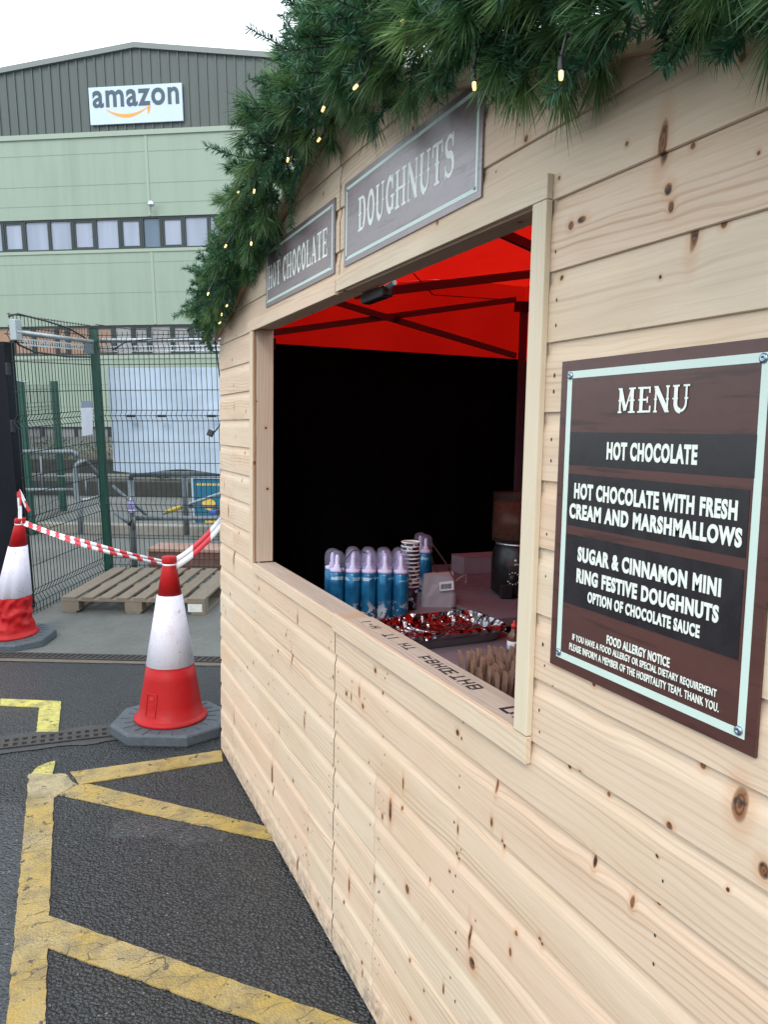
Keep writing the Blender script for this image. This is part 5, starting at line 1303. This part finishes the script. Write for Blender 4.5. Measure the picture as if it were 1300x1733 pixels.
def window(s0, s1, z0, z1, mat, inner=.04):
    mb = MB(); f_ = .05; y = .05
    mb.box((s0, y, z0), (s1-s0, 0, 0), (0, .12, 0), (0, 0, f_)); mb.box((s0, y, z1-f_), (s1-s0, 0, 0), (0, .12, 0), (0, 0, f_))
    mb.box((s0, y, z0+f_), (f_, 0, 0), (0, .12, 0), (0, 0, z1-z0-2*f_)); mb.box((s1-f_, y, z0+f_), (f_, 0, 0), (0, .12, 0), (0, 0, z1-z0-2*f_))
    if inner:
        i = f_; w_ = inner; y2 = y+.02
        mb.box((s0+i, y2, z0+i), (s1-s0-2*i, 0, 0), (0, .06, 0), (0, 0, w_)); mb.box((s0+i, y2, z1-i-w_), (s1-s0-2*i, 0, 0), (0, .06, 0), (0, 0, w_))
        mb.box((s0+i, y2, z0+i+w_), (w_, 0, 0), (0, .06, 0), (0, 0, z1-z0-2*i-2*w_)); mb.box((s1-i-w_, y2, z0+i+w_), (w_, 0, 0), (0, .06, 0), (0, 0, z1-z0-2*i-2*w_))
    wn_ = mb.build('window', M_WFRAME, bd)
    mb = MB(); mb.box((s0+f_*.5, .115, z0+f_*.5), (s1-s0-f_, 0, 0), (0, .01, 0), (0, 0, z1-z0-f_)); mb.build('pane', mat, wn_)
edges = [-12., -11.1, -10.2, -9.3, -8.4, -7.6, -6.8, -6.0, -5.12, -4.30, -3.36, -2.50, -1.65, -.755, .07, .757, 1.585, 2.47, 3.35, 4.2, 5.1, 6., 7., 8., 9., 10.]
for i, (a, c) in enumerate(zip(edges, edges[1:])):
    tri = (i-8) % 3
    window(a+.004, c-.004, 6.655, 7.70, M_PANE2 if i == 14 else M_PANE, .06 if i in (8, 11, 13, 15) else 0)
edges2 = [-12., -11., -10., -9., -8., -7., -6.0, -5.1, -4.25, -3.4, -2.95, -2.1, -1.2, -.5, .12, .95, 1.7, 2.5, 3.3, 4.1, 5., 6., 7., 8., 9., 10.]
for i, (a, c) in enumerate(zip(edges2, edges2[1:])): window(a+.004, c-.004, 3.035, 4.06, M_PANE4 if a < -2 else M_PANE3, .05 if i % 2 else 0)
for a in lin(-12, -1.6, 9): window(a+.004, a+1.296, -.19, .475, M_PANE3, 0)
# company sign
sg = thing('company_sign', 'white sign with slate lettering and orange smile arrow on the grey gable', 'sign', M=frame(BM @ V((-1.494, -.06, 10.70)), HB, UB, NB))
mb = MB(); mb.box((0, 0, -.04), (3.284, 0, 0), (0, 1.187, 0), (0, 0, .08)); mb.build('board', M_SIGNW, sg, .01)
mb = MB(); put_text(mb, 'amazon', .13, .53, 3.18, 1.075, .045, .022, .006); mb.build('lettering', M_LOGO, sg)
mb = MB(); up_, lo_ = [], []
for t_ in lin(0, 1, 24):
    x = .60+1.46*t_; y = .475 - 4*.185*t_*(1-t_)*1.0 + .02*t_; th = .012+.10*(math.sin(math.pi*min(1, t_*.93+.05)))
    up_.append((x, y, .046)); lo_.append((x, y-th, .046))
for i in range(23): mb.face((lo_[i], lo_[i+1], up_[i+1], up_[i]))
mb.face([(1.87, .555, .0465), (1.90, .52, .0465), (2.05, .535, .0465), (2.08, .50, .0465), (2.16, .585, .0465), (2.0, .60, .0465)]); mb.face([(2.10, .555, .047), (2.055, .45, .047), (2.06, .28, .047), (2.10, .285, .047), (2.165, .45, .047), (2.165, .59, .047)])
mb.build('smile_arrow', M_ORANGE, sg)
# lamp on the facade
cl2 = thing('security_light', 'small silver security light on the green wall above the windows', 'light fixture', M=frame(BM @ V((.55, -.02, 8.06)), HB, -NB, UB))
mb = MB(); mb.tube([(-.12, 0, .06), (-.12, -.18, .06), (0, -.24, .02)], .025, 8); mb.build('bracket', M_GALV, cl2)
mb = MB(); mb.lathe([(.03, .12), (.10, .08), (.125, .0), (.10, -.06), (0, -.09)], 18, c=(.05, -.28, -.02)); mb.build('lamp_head', M_STEELBRIGHT, cl2)
for o in bpy.data.objects:
    if '_inv' in o: del o['_inv']
